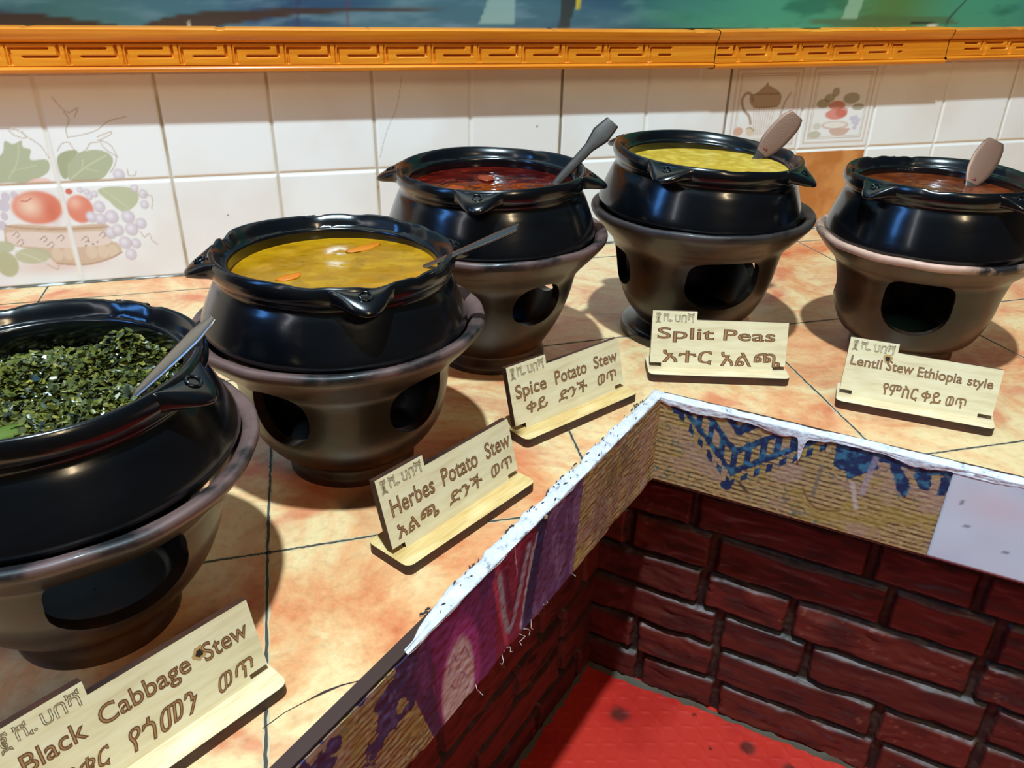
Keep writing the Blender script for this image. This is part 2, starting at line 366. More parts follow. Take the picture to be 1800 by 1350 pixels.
('e',(1.0894,0.2273,0.0142,0.0085),(150, 138, 98),0.75),
('e',(1.1114,0.2460,0.0080,0.0085),(150, 138, 98),0.75),
('e',(1.1463,0.2353,0.0183,0.0102),(150, 138, 98),0.75),
('e',(1.1636,0.2201,0.0136,0.0063),(150, 138, 98),0.75),
('e',(1.1005,0.2363,0.0114,0.0077),(150, 138, 98),0.75),
('e',(1.1186,0.2235,0.0182,0.0086),(205, 118, 82),0.85),
('e',(1.1203,0.2086,0.0241,0.0098),(218, 130, 112),0.9),
('e',(1.1309,0.2123,0.0135,0.0095),(205, 105, 85),0.7),
('e',(1.1219,0.1897,0.0302,0.0077),(205, 170, 150),0.8),
('e',(1.1218,0.1901,0.0253,0.0054),(238, 232, 222),0.95),
('s',[(1.1130,0.1828),(1.1533,0.1839),(1.1527,0.1783),(1.1445,0.1721),(1.1212,0.1721)],(208, 168, 148),0.85),
('e',(1.1549,0.2006,0.0051,0.0042),(206, 198, 214),0.85),
('e',(1.1623,0.2020,0.0051,0.0042),(206, 198, 214),0.85),
('e',(1.1694,0.1970,0.0051,0.0042),(206, 198, 214),0.85),
('e',(1.1604,0.1941,0.0051,0.0042),(206, 198, 214),0.85),
('e',(1.1671,0.1907,0.0051,0.0042),(206, 198, 214),0.85),
('e',(1.1648,0.1843,0.0051,0.0042),(206, 198, 214),0.85),
('e',(1.0824,0.1742,0.0144,0.0068),(192, 188, 160),0.85),
('e',(1.0850,0.1884,0.0086,0.0064),(200, 196, 170),0.7)]
CRACK_PTS = [(0.1024, -0.8887), (0.1158, -0.8799), (0.1304, -0.8741), (0.1416, -0.87), (0.1529, -0.8673), (0.1681, -0.8664), (0.1795, -0.867), (0.187, -0.8681)]
# ------------------------------------------------------------------ the back wall: white glazed tiles with printed fruit
TS, ZG = 0.15, 0.1481
def build_wall():
    S1 = np.arange(-0.45, 1.95, 0.0015); T1 = np.arange(-0.02, 0.302, 0.0015)
    S, T = np.meshgrid(S1, T1)
    ds = np.abs((S/TS)-np.round(S/TS))*TS; kx = np.round(S/TS)
    dt = np.minimum(np.abs(T-ZG), np.minimum(np.abs(T), np.abs(T-0.2962)))
    C = np.ones(S.shape+(3,))*lin((238, 237, 233))
    n = vnoise(S*9, T*9, 3, 4); C = mix(C, lin((232, 226, 219)), sstep(0.35, 0.75, n))
    C = draw(C, S, T, [(s[0], s[1], s[2], s[3]*1.0)+tuple(s[4:]) for s in WALL_SHAPES])
    # brown tile under the printed pair and the frames of the printed pair
    col = np.floor(S/TS)
    brown = ((col == 7) & (T < ZG)).astype(float)
    nb = vnoise(S*30, T*30, 5, 4)
    C = mix(C, lin((190, 118, 58)), brown); C = mix(C, lin((212, 146, 84)), brown*sstep(0.4, 0.8, nb))
    for c in (6, 7):
        u = (S-c*TS); v = (T-ZG)
        for d0, wd, cc in ((0.012, 0.0022, (205, 180, 155)), (0.019, 0.0011, (190, 165, 140)), (0.0225, 0.0009, (205, 185, 165))):
            e = np.minimum(np.minimum(u-d0, TS-d0-u), np.minimum(v-d0, TS-d0-v))
            C = mix(C, lin(cc), 0.7*(1-sstep(wd*0.4, wd, np.abs(e)))*((col == c) & (T > ZG)))
    # grout: white horizontally, stained tan in the vertical joints on the left
    gw = 0.0016+0.0009*vnoise(S*40, T*40, 8, 3)
    mv = 1-sstep(0.6, 1.3, ds/(gw*np.where(kx == -1, 1.7, 1.0))); mh = 1-sstep(0.9, 1.6, dt/(gw*1.3))
    stain = np.select([kx == 0, kx == 1, kx == 2, kx == 4, kx == 6, kx == 10], [0.95, 0.75, 0.8, 0.9, 0.9, 0.5], 0.15)*(0.45+0.8*vnoise(S*10, T*25, 12, 3))
    thin = ((kx == 4) | (kx == 6)).astype(float)
    gcol = mix(np.ones(S.shape+(3,))*lin((240, 236, 228)), lin((168, 150, 118)), np.clip(stain, 0, 1))
    gcol = mix(gcol, lin((120, 105, 85)), thin*0.8)
    C = mix(C, lin((242, 240, 234)), mh); C = C*(1-mv[..., None])+gcol*mv[..., None]
    edge = np.minimum(ds, dt)
    Y = 0.0018*(1-sstep(0.0012, 0.0042, edge))
    # hairline crack and a few dark specks
    cr = shape_mask(('l', [(0.345, 0.285), (0.335, 0.24), (0.318, 0.205), (0.305, 0.165)], 0, 0, 0.0009), S, T)
    C = mix(C, lin((170, 150, 130)), cr*0.6)
    for (x, z, r) in ((0.56, 0.205, 0.0016), (0.07, 0.09, 0.0012), (0.12, 0.075, 0.001), (0.3, 0.12, 0.0012)):
        C = mix(C, lin((90, 80, 70)), 0.8*(np.hypot(S-x, T-z) < r))
    P = np.stack([S, Y, T], -1)
    me = grid_mesh('wall_back', P, C)
    m = painted('glazed_wall_tile', 0.32)
    m.node_tree.nodes['Principled BSDF'].inputs['Specular IOR Level'].default_value = 0.35
    wl = struct(link('wall_back', me, m, smooth=True))
    bm = bmesh.new()                                   # plaster above, behind the painting, and the wall's own thickness
    for z0, z1, y in ((0.30, 2.6, 0.001), (-0.5, -0.02, 0.002)):
        bm.faces.new([bm.verts.new(c) for c in ((-2.5, y, z0), (4, y, z0), (4, y, z1), (-2.5, y, z1))])
    for x0, x1 in ((-2.5, -0.45), (1.9485, 4)):
        bm.faces.new([bm.verts.new(c) for c in ((x0, 0.001, -0.02), (x1, 0.001, -0.02), (x1, 0.001, 0.30), (x0, 0.001, 0.30))])
    pl = obj('wall_plaster', bm, new_mat('plaster', (205, 190, 165), 0.8)); struct(pl)
build_wall()

# caulk bead where the tiles meet the counter
def build_caulk():
    n = 700; s = np.linspace(-0.45, 1.9, n); a = np.linspace(0, math.pi/2, 6)
    S, A = np.meshgrid(s, a); r = 0.0025+0.003*np.maximum(0, vnoise(S*25, S*0, 4, 4)-0.35)
    P = np.stack([S, -r*np.cos(A)+0.0005, r*np.sin(A)*0.7+0.0004], -1)
    C = mix(np.ones(S.shape+(3,))*lin((205, 205, 198)), lin((92, 88, 76)), sstep(0.42, 0.6, vnoise(S*60, A*0.5, 6, 4)))
    struct(link('trim_4', grid_mesh('trim_4', P, C), painted('caulk', 0.6), smooth=True))
build_caulk()

# ------------------------------------------------------------------ carved wooden moulding with a key pattern, in three lengths
wood = new_mat('varnished_orange_wood', (205, 115, 40), 0.3, **{'Coat Weight': 0.25, 'Coat Roughness': 0.15})
noise_color(wood, [(0.3, (200, 106, 20)), (0.5, (226, 134, 28)), (0.7, (240, 158, 46))], 9, 8, (0.5, 3, 14), 0.65)
def moulding(name, x0, x1, zb, height, per, phase, key0, key1, slope=0.0):
    nu = int((x1-x0)/0.0012); nv = 64
    S, V = np.meshgrid(np.linspace(x0, x1, nu), np.linspace(0, 1, nv))
    # front depth by height fraction: lower bead, groove, flat key band, groove, upper cyma rising to the top edge
    D = np.interp(V, [0, .03, .10, .135, .15, .165, .64, .66, .68, .74, .86, .96, 1.0], [.022, .029, .030, .029, .0255, .0275, .0275, .0245, .028, .031, .033, .034, .030])
    band = (V > .17) & (V < .635)
    u = (S-x0-phase)/per; fr = u-np.floor(u); w = (V-.17)/.465
    ok = band & (S > key0) & (S < key1)
    H = height*.465
    def sd(a, b, c, d): return seg_dist(fr*per, w*H, a*per, b*H, c*per, d*H)
    d1 = np.minimum.reduce([sd(.06, .80, .70, .80), sd(.28, .42, .88, .42), sd(.88, .42, .88, .92), sd(.06, .08, .06, .80)])
    d2 = np.minimum(sd(.0, .05, .0, .95), sd(1.0, .05, 1.0, .95))
    g = 0.0038*(1-sstep(.0008, .0020, d1))+0.002*(1-sstep(.0004, .0012, d2))
    D = D-np.where(ok, g, 0)
    nick = 0.0015*sstep(.72, .8, vnoise(S*30, V*4, 21, 3))*(V > .95)
    D = D*1.4
    P = np.stack([S, -D+nick, zb+.0013+slope*(S-x0)+V*height-nick], -1)
    # close it: top and bottom run back to the wall
    top = P[-1:].copy(); top[..., 1] = -0.002; bot = P[:1].copy(); bot[..., 1] = -0.002
    P = np.concatenate([bot, P, top], 0)
    me = grid_mesh(name, np.concatenate([P, bot], 0))
    return struct(link(name, me, wood, smooth=True, angle=40))
moulding('trim_1', -0.45, 0.8415, 0.2985, 0.0565, 0.0685, 0.012, -0.45, 0.765, -0.0060)
moulding('trim_2', 0.843, 1.2905, 0.2890, 0.0588, 0.0585, 0.040, 0.846, 1.198, 0.0075)
moulding('trim_3', 1.292, 1.95, 0.2968, 0.0525, 0.0560, 0.022, 1.325, 1.95, 0.0100)

# ------------------------------------------------------------------ painting above the moulding
def build_painting():
    S, T = np.meshgrid(np.arange(-0.45, 1.95, 0.004), np.arange(0.350, 0.95, 0.004))
    n = vnoise(S*5, T*22, 31, 5); n2 = vnoise(S*14, T*60, 32, 4); n3 = vnoise(S*60, T*60, 33, 3)
    C = np.ones(S.shape+(3,))*lin((62, 100, 112))
    C = mix(C, lin((40, 70, 98)), sstep(.35, .65, n)); C = mix(C, lin((98, 128, 138)), 0.7*sstep(.5, .75, n2))
    gx = sstep(0.62, 1.0, S+0.2*(n-.5)); C = mix(C, lin((70, 148, 112)), gx*0.9)
    C = mix(C, lin((44, 112, 88)), gx*sstep(.45, .7, n2)); C = mix(C, lin((48, 112, 110)), 0.8*sstep(1.4, 1.55, S))
    C = mix(C, lin((86, 112, 40)), 0.8*np.exp(-((S-1.18)/0.09)**2)*(T < 0.378+0.03*n)); C = mix(C, lin((60, 96, 70)), 0.5*np.exp(-((S+0.1)/0.12)**2))
    T0 = T-.0045
    for sh in [('s', [(-.45, .345), (-.45, .372), (-.17, .366), (-.10, .360), (-.03, .349), (-.1, .344)], (54, 36, 22), .95), ('s', [(0.0, .350), (.06, .3645), (.15, .3695), (.24, .3715), (.36, .3735), (.46, .3715), (.26, .3655), (.16, .358), (.10, .349), (.05, .346)], (60, 40, 24), .92),
               ('p', [(.46, .35), (.49, .42), (.52, .42), (.515, .35)], (138, 168, 158), .75), ('p', [(.585, .345), (.59, .40), (.617, .40), (.602, .345)], (44, 46, 38), .85), ('p', [(.612, .37), (.613, .39), (.619, .39), (.618, .37)], (190, 170, 40), .95),
               ('p', [(1.0, .356), (1.14, .366), (1.3, .364), (1.33, .352), (1.1, .346)], (78, 98, 62), .7), ('p', [(1.085, .36), (1.1, .42), (1.13, .42), (1.115, .36)], (150, 184, 150), .7), ('p', [(1.22, .352), (1.27, .35), (1.28, .353), (1.235, .357)], (36, 40, 32), .9),
               ('l', [(1.24, .352), (1.29, .348)], (220, 214, 190), .9, .0012), ('l', [(.055, .347), (.06, .354)], (200, 190, 160), .9, .002), ('l', [(1.30, .349), (1.305, .362), (1.34, .40)], (40, 66, 62), .8, .003), ('l', [(.20, .35), (.21, .42)], (52, 40, 70), .5, .004), ('l', [(.27, .35), (.275, .42)], (90, 46, 62), .5, .003)]:
        C = draw(C, S, T0, [sh])
    P = np.stack([S, -0.012+0*S, T], -1)
    F = thing('painting', 'blue and green landscape painting on canvas above the carved orange moulding', 'painting', (0.75, -0.012, 0.345))
    o = link('canvas', grid_mesh('canvas', P, C), painted('oil_paint', 0.45), F, smooth=True); o.location = (-0.75, 0.012, -0.345)
    bm = bmesh.new(); prism(bm, [(-.45, 0.3505), (1.948, 0.3505), (1.948, .948), (-.45, .948)], -0.0115, -0.001)
    o = obj('stretcher', bm, new_mat('canvas_back', (120, 100, 75), 0.8), F); o.location = (-0.75, 0.012, -0.345)
build_painting()

# ------------------------------------------------------------------ counter with a sunken bay
CX, CY = 0.5380, -0.5478
DR = Vector((0.7271, -0.6866, 0)); DL = Vector((-0.7462, -0.6658, 0)); NR = Vector((DR.y, -DR.x, 0)); NL = Vector((-DL.y, DL.x, 0)); C0 = Vector((CX, CY, 0))
def ab(a, b, z=0): p = C0+DR*a+DL*b; return Vector((p.x, p.y, z))
counter = thing('buffet_counter', 'L shaped buffet counter of mottled orange tiles with a patterned strip round its cut-out', 'counter', (CX, CY, 0))
def cchild(o): o.parent = counter; o.location = -counter.location; return o

def tile_material():
    m = new_mat('mottled_terracotta_tile', (225, 160, 110), 0.33, **{'Specular IOR Level': 0.4})
    no, rp, mp = noise_color(m, [(0.30, (198, 92, 54)), (0.40, (218, 134, 88)), (0.49, (227, 167, 115)), (0.58, (232, 202, 150)), (0.70, (224, 162, 108))], 4.6, 12, (1, 1, 1), 0.70, 0.9)
    # red smudges
    n2 = nd(m, 'ShaderNodeTexNoise'); n2.inputs['Scale'].default_value = 9; n2.inputs['Detail'].default_value = 7; n2.inputs['Distortion'].default_value = 1.2
    tc = nd(m, 'ShaderNodeTexCoord'); mp2 = nd(m, 'ShaderNodeMapping'); mp2.inputs['Location'].default_value = (3.1, 1.7, 0); mp2.inputs['Scale'].default_value = (0.85, 1.2, 1)
    lk(m, tc.outputs['Object'], mp2.inputs[0]); lk(m, mp2.outputs[0], n2.inputs['Vector'])
    r2 = nd(m, 'ShaderNodeValToRGB'); r2.color_ramp.elements[0].position = .53; r2.color_ramp.elements[1].position = .66
    lk(m, n2.outputs['Fac'], r2.inputs['Fac'])
    mx = nd(m, 'ShaderNodeMixRGB'); mx.inputs['Color2'].default_value = L4((205, 88, 56)); lk(m, rp.outputs[0], mx.inputs['Color1'])
    sc = nd(m, 'ShaderNodeMath', operation='MULTIPLY'); sc.inputs[1].default_value = 0.6; lk(m, r2.outputs[0], sc.inputs[0]); lk(m, sc.outputs[0], mx.inputs['Fac'])
    # fine dark speckle
    n3 = nd(m, 'ShaderNodeTexNoise'); n3.inputs['Scale'].default_value = 120; n3.inputs['Detail'].default_value = 5; lk(m, tc.outputs['Object'], n3.inputs['Vector'])
    r3 = nd(m, 'ShaderNodeValToRGB'); r3.color_ramp.elements[0].position = .3; r3.color_ramp.elements[0].color = (.62, .55, .5, 1); r3.color_ramp.elements[1].position = .5; r3.color_ramp.elements[1].color = (1, 1, 1, 1)
    lk(m, n3.outputs['Fac'], r3.inputs['Fac'])
    mu = nd(m, 'ShaderNodeMixRGB', blend_type='MULTIPLY'); mu.inputs['Fac'].default_value = 0.35; lk(m, mx.outputs[0], mu.inputs['Color1']); lk(m, r3.outputs[0], mu.inputs['Color2'])
    lk(m, mu.outputs[0], bsdf(m).inputs['Base Color'])
    return m
def build_counter():
    tile = tile_material(); grout = new_mat('dark_grout', (70, 62, 50), 0.8); lt = new_mat('pale_grout', (196, 176, 140), 0.8)
    dark = new_mat('board_edge', (58, 36, 30), 0.6)
    bm = bmesh.new()
    W0 = Vector((CX, 0, 0))
    halves = ([ab(0, 0), ab(1.6, 0), Vector((2.6, -1.65, 0)), Vector((2.6, 0, 0)), W0], [ab(0, 0), W0, Vector((-1.2, 0, 0)), Vector((-1.2, -1.7, 0)), ab(0, 1.4)])
    for P in halves:
        vt = [bm.verts.new((p.x, p.y, 0)) for p in P]; vb = [bm.verts.new((p.x, p.y, -0.112)) for p in P]
        bm.faces.new(vt); bm.faces.new(vb[::-1])
        for i in range(len(P)):
            p, q = P[i], P[(i+1) % len(P)]
            if abs(p.x-CX) < 1e-6 and abs(q.x-CX) < 1e-6: continue
            f = bm.faces.new((vt[i], vb[i], vb[(i+1) % len(P)], vt[(i+1) % len(P)])); f.material_index = 1
    bmesh.ops.remove_doubles(bm, verts=bm.verts, dist=1e-6)
    o = cchild(obj('tiled_top', bm, [tile, dark]))
    # grout joints, laid flush with the tile faces
    bm = bmesh.new()
    def strip(pts, wd, z, mi, jit=0.0004):
        n = 40; L = []
        full = []
        for (a, b) in zip(pts, pts[1:]):
            for i in range(n): full.append(Vector((a[0]+(b[0]-a[0])*i/n, a[1]+(b[1]-a[1])*i/n, 0)))
        full.append(Vector((pts[-1][0], pts[-1][1], 0)))
        for i, p in enumerate(full):
            t = (full[min(i+1, len(full)-1)]-full[max(i-1, 0)]).normalized(); q = Vector((-t.y, t.x, 0)); ww = wd*random.uniform(.7, 1.25); j = random.uniform(-jit, jit)
            a = p+q*(ww/2+j); b = p-q*(ww/2-j)
            L.append([bm.verts.new((a.x, a.y, z)), bm.verts.new((b.x, b.y, z)), bm.verts.new((a.x, a.y, -0.003)), bm.verts.new((b.x, b.y, -0.003))])
        for A, B in zip(L, L[1:]):
            for (i, k) in ((0, 1), (2, 0), (1, 3)):
                f = bm.faces.new((A[i], A[k], B[k], B[i])); f.material_index = mi
    def gl(pts):
        strip(pts, 0.0042, 0.0001, 1); strip(pts, 0.0022, 0.0002, 0)
    gl([(0.1155, -0.0), (0.1130, -0.552), (0.1074, -0.7143), (0.1035, -0.93)]); strip([(0.1036, -0.92), (0.100, -1.4)], 0.003, 0.0001, 1)
    gl([(0.425, -0.0), (0.4140, -0.58), (0.4045, -0.668)])
    gl([(0.745, -0.0), (0.7294, -0.5093), (0.7030, -0.703)]); gl([(-0.1965, 0), (-0.20, -1.5)]); gl([(1.04, 0), (1.03, -1.00)]); gl([(1.345, 0), (1.345, -1.3)]); gl([(-0.5, 0), (-0.5, -1.4)])
    gl([(-1.1, -0.71), (0.0677, -0.7132), (0.1074, -0.7143), (0.2001, -0.7146), (0.345, -0.724)]); gl([(0.735, -0.7265), (0.865, -0.7314), (2.4, -0.755)])
    gl([(-1.1, -0.395), (0.4558, -0.3850), (0.6056, -0.3820), (0.8020, -0.3985), (2.4, -0.41)]); gl([(-1.1, -0.065), (2.4, -0.07)])
    cchild(obj('grout_lines', bm, [grout, lt]))
    # a long hairline crack and a chip in the glaze
    bm = bmesh.new()
    n0 = len(bm.verts)
    def crack(pts, wd):
        L = []
        for i, p in enumerate(pts):
            t = (Vector(pts[min(i+1, len(pts)-1)])-Vector(pts[max(i-1, 0)])).normalized(); q = Vector((-t.y, t.x))
            w_ = wd[i] if isinstance(wd, list) else wd
            L.append([bm.verts.new((p[0]+q.x*w_/2, p[1]+q.y*w_/2, 0.0003)), bm.verts.new((p[0]-q.x*w_/2, p[1]-q.y*w_/2, 0.0003))])
        for A, B in zip(L, L[1:]): bm.faces.new((A[0], A[1], B[1], B[0]))
    crack(CRACK_PTS, [0.0007, .0006, .0007, .0022, .0012, .0006, .0007, .0004])
    cchild(obj('hairline_crack', bm, new_mat('crack_dirt', (60, 34, 26), 0.8)))
build_counter()

# frayed white tape along the rim of the cut-out
tape_m = new_mat('white_tape', (236, 236, 240), 0.38)
noise_color(tape_m, [(0.33, (120, 120, 130)), (0.41, (206, 206, 214)), (0.6, (226, 226, 232))], 85, 8, (1, 1, 1), .72)
bump(tape_m, 70, 1.0, 0.004, 7)
def tape_strip(name, side, s0, s1, seed):
    d = DR if side == 'R' else DL; out = -NR if side == 'R' else -NL      # 'out' points onto the counter
    ns = int((s1-s0)/0.0012); s = np.linspace(s0, s1, ns); nc = 22
    rs = np.random.RandomState(seed)
    wtop = 0.0125+0.004*(vnoise(s*40, s*0, seed, 3)-.5)*2
    wface = (0.007 if side == 'R' else 0.0018)+0.007*(vnoise(s*30, s*0+5, seed+1, 4)-.5)*(1.6 if side == 'R' else 1.0)
    if side == 'R':
        wtop = 0.0085+0.004*(vnoise(s*30, s*0, seed, 3)-.5)*2; wface = wface+0.004*np.exp(-((s-.135)/.012)**2)+0.030*np.exp(-((s-.158)/.0028)**2)
    else:
        wtop = wtop*sstep(s1, s1-0.05, s)+0.0008
    wface = np.maximum(wface, 0.0012)
    P = np.zeros((nc, ns, 3))
    for k in range(nc):
        u = k/(nc-1)
        if u < 0.6:
            t = u/0.6; off = wtop*(1-t); z = 0.0014+0.0030*(vnoise(s*110, s*0+t*6, seed+2, 3))*np.sin(math.pi*min(1, t*1.1)) - (0.0012 if k == 0 else 0)
        else:
            t = (u-0.6)/0.4; off = -0.0016-0.0014*vnoise(s*60, s*0+t*4, seed+3, 3); z = 0.0012-wface*t
        p = np.array(C0)[None, :]+np.outer(s, np.array(d))+np.outer(off*np.ones(ns), np.array(out)); p[:, 2] = z
        P[k] = p
    me = grid_mesh(name, P)
    o = cchild(link(name, me, tape_m, smooth=True)); md = o.modifiers.new('s', 'SOLIDIFY'); md.thickness = 0.0005; return o
tape_strip('white_tape', 'R', -0.008, 0.60, 41)
tape_strip('white_tape', 'L', -0.008, 0.455, 47)
# black flakes where the tape has torn along the left rim
bm = bmesh.new(); rs = np.random.RandomState(3)
for i in range(75):
    s = rs.uniform(0.005, 0.42); off = rs.choice([rs.uniform(0.009, 0.0135), rs.uniform(0.0, 0.0135)]); L = rs.uniform(.0008, .0032); a = rs.normal(0, .4)
    c = ab(-off, s, 0.0042); t = (DL*math.cos(a)+DR*math.sin(a)); q = Vector((-t.y, t.x, 0))
    w_ = rs.uniform(.0002, .00055)
    v = [c-t*L+Vector((0, 0, -.001)), c+q*w_, c+t*L+Vector((0, 0, -.001)), c-q*w_]
    vv = [bm.verts.new(p) for p in v]; lo = [bm.verts.new(p-Vector((0, 0, .002))) for p in v]
    bm.faces.new(vv)
    for k in range(4): bm.faces.new((vv[k], lo[k], lo[(k+1) % 4], vv[(k+1) % 4]))
fl = cchild(obj('torn_edge_flakes', bm, new_mat('dark_flake', (70, 64, 66), 0.7))); fl['kind'] = 'stuff'
# bare dark edging board beyond the end of the tape and along the right rim
bm = bmesh.new()
def bar(a0, b0, a1, b1, z0, z1):
    q = [ab(a0, b0), ab(a1, b0), ab(a1, b1), ab(a0, b1)]
    lo = [bm.verts.new((p.x, p.y, z0)) for p in q]; hi = [bm.verts.new((p.x, p.y, z1)) for p in q]
    bm.faces.new(hi); bm.faces.new(lo[::-1])
    for k in range(4): bm.faces.new((lo[k], lo[(k+1) % 4], hi[(k+1) % 4], hi[k]))
bar(0.0, -0.012, 1.2, 0.0008, -0.112, 0.0012); bar(-0.0105, 0.0, 0.0004, 1.2, -0.112, 0.0012)
cchild(obj('edging_board', bm, new_mat('edging_board', (62, 40, 34), 0.5)))

# printed woven border on the faces of the cut-out
def woven(S, T, seed, warm):
    rib = 0.5+0.5*np.sin(T*2*math.pi/0.0052+3*vnoise(S*60, T*200, seed, 2)+S*3)
    n = vnoise(S*260, T*500, seed+1, 3)
    C = mix(np.ones(S.shape+(3,))*lin((192, 160, 108)), lin((98, 72, 44)), sstep(.5, .9, rib)*sstep(.2, .55, n))
    C = mix(C, lin((222, 196, 140)), 0.7*sstep(.5, .8, n)*(1-rib))
    C = mix(C, lin((176, 150, 60)), 0.5*sstep(.5, .7, vnoise(S*40, T*60, seed+2, 3)))
    C = mix(C, lin((52, 100, 104)), 0.7*sstep(.68, .74, vnoise(S*320, T*330, seed+3, 2))*sstep(.45, .6, vnoise(S*25, T*30, seed+4, 2)))
    C = mix(C, lin((186, 150, 140)), 0.5*sstep(.52, .7, vnoise(S*30, T*45, seed+5, 3)))
    return C
BH = 0.1095
KS, KT = 1.098, 1.117
def right_border():
    S, T = np.meshgrid(np.arange(0, 0.3020, 0.0010), np.arange(-BH, 0.0005, 0.0010)); S0, T0 = S, T; S, T = S/KS, T/KT
    C = woven(S, T, 60, 1)*.86
    wob = 0.0016*(vnoise(S*220, T*220, 66, 3)-.5)*2
    B1 = lin((20, 46, 86)); B2 = lin((56, 112, 142))
    f = (T+0.0690)-np.where(S < 0.0835, 1.04, 0.82)*np.abs(S-0.0835)*1.0+wob*1.5
    al = S-0.0835
    m = ((f > 0) & (f < .0085)) | ((f > .0245) & (f < .033))
    rung = (np.mod(np.abs(al)+.003, .0132) < .0062)
    m |= (f > 0) & (f < .033) & rung
    m |= (f > -.012) & (f < -.004) & (np.mod(np.abs(al)+.001, .0112) < .0058)
    m |= (f > .047) & (f < .058)
    m &= (S > .012) & (S < .166)
    m |= (np.hypot((S-.0801)*.9, T+.0815) < .0052)
    m |= (np.abs(S-.022) < .006) & (np.abs(T+.008) < .006)
    for P in ([(0.1736, 0.002), (0.2040, 0.002), (0.2160, -0.0183), (0.1906, -0.0396), (0.1863, -0.0313), (0.176, -0.028)], [(0.2207, -0.008), (0.2300, -0.0093), (0.2451, -0.0293), (0.2423, -0.0431), (0.2339, -0.0376)],
              [(0.2409, -0.010), (0.2581, -0.010), (0.2602, -0.0291), (0.2506, -0.0299)], [(0.2662, -0.012), (0.2736, -0.010), (0.2737, -0.0304), (0.2667, -0.0312)], [(.204, -.004), (.24, 0), (.2750, 0), (.2750, -.010), (.24, -.012), (.215, -.012)]):
        m |= shape_mask(('p', P), S+wob, T+wob) > .5
    n = vnoise(S*180, T*180, 68, 3)
    blue = mix(np.ones(S.shape+(3,))*B1, B2, sstep(.45, .75, n)); C = np.where(m[..., None], blue, C)
    for sh in [('l', [(0.1537, -0.0611), (0.1618, -0.0736), (0.1731, -0.0799), (0.1905, -0.0752)], (110, 70, 40), .8, .0014), ('p', [(.085, -.068), (.10, -.0775), (.106, -.085), (.098, -.082)], (60, 52, 40), .9), ('p', [(.164, -.03), (.168, -.03), (.166, -.07), (.162, -.068)], (110, 106, 96), .7), ('p', [(.193, -.04), (.198, -.04), (.207, -.068), (.203, -.07)], (205, 190, 190), .6), ('l', [(.21, -.01), (.206, -.05)], (178, 160, 180), .5, .004)]:
        C = draw(C, S, T, [sh])
    mk_face('woven_border', 'R', S0, T0, C, 0.001+0.0006*vnoise(S*300, T*400, 3, 2))
def mk_face(name, side, S, T, C, depth):
    d = np.array(DR if side == 'R' else DL); n = np.array(NR if side == 'R' else NL)
    P = np.array(C0)[None, None]+S[..., None]*d+np.asarray(depth)[..., None]*n; P[..., 2] = T
    o = cchild(link(name, grid_mesh(name, P, C), painted(name+'_print', 0.6), smooth=True))
    md = o.modifiers.new('s', 'SOLIDIFY'); md.thickness = 0.0008; return o
right_border()
def plain_sheet():
    S, T = np.meshgrid(np.arange(0.3005, 0.86, 0.003), np.arange(-0.109, 0.0005, 0.003))
    C = mix(np.ones(S.shape+(3,))*lin((214, 221, 232)), lin((228, 200, 206)), 0.6*np.exp(-((S-.345)/.035)**2-((T+.03)/.022)**2))
    C = mix(C, lin((202, 208, 222)), sstep(.5, .7, vnoise(S*14, T*20, 77, 3)))
    for x, z in ((.326, -.06), (.365, -.08), (.38, -.035), (.315, -.035)): C = mix(C, lin((110, 105, 115)), 0.8*(np.hypot(S-x, T-z) < .0022))
    T2 = T.copy()
    o = mk_face('plain_lilac_sheet', 'R', S, T2, C, 0.0022+0.0008*vnoise(S*20, T*20, 78, 2)); o['label'] = 'plain lilac white sheet'
plain_sheet()
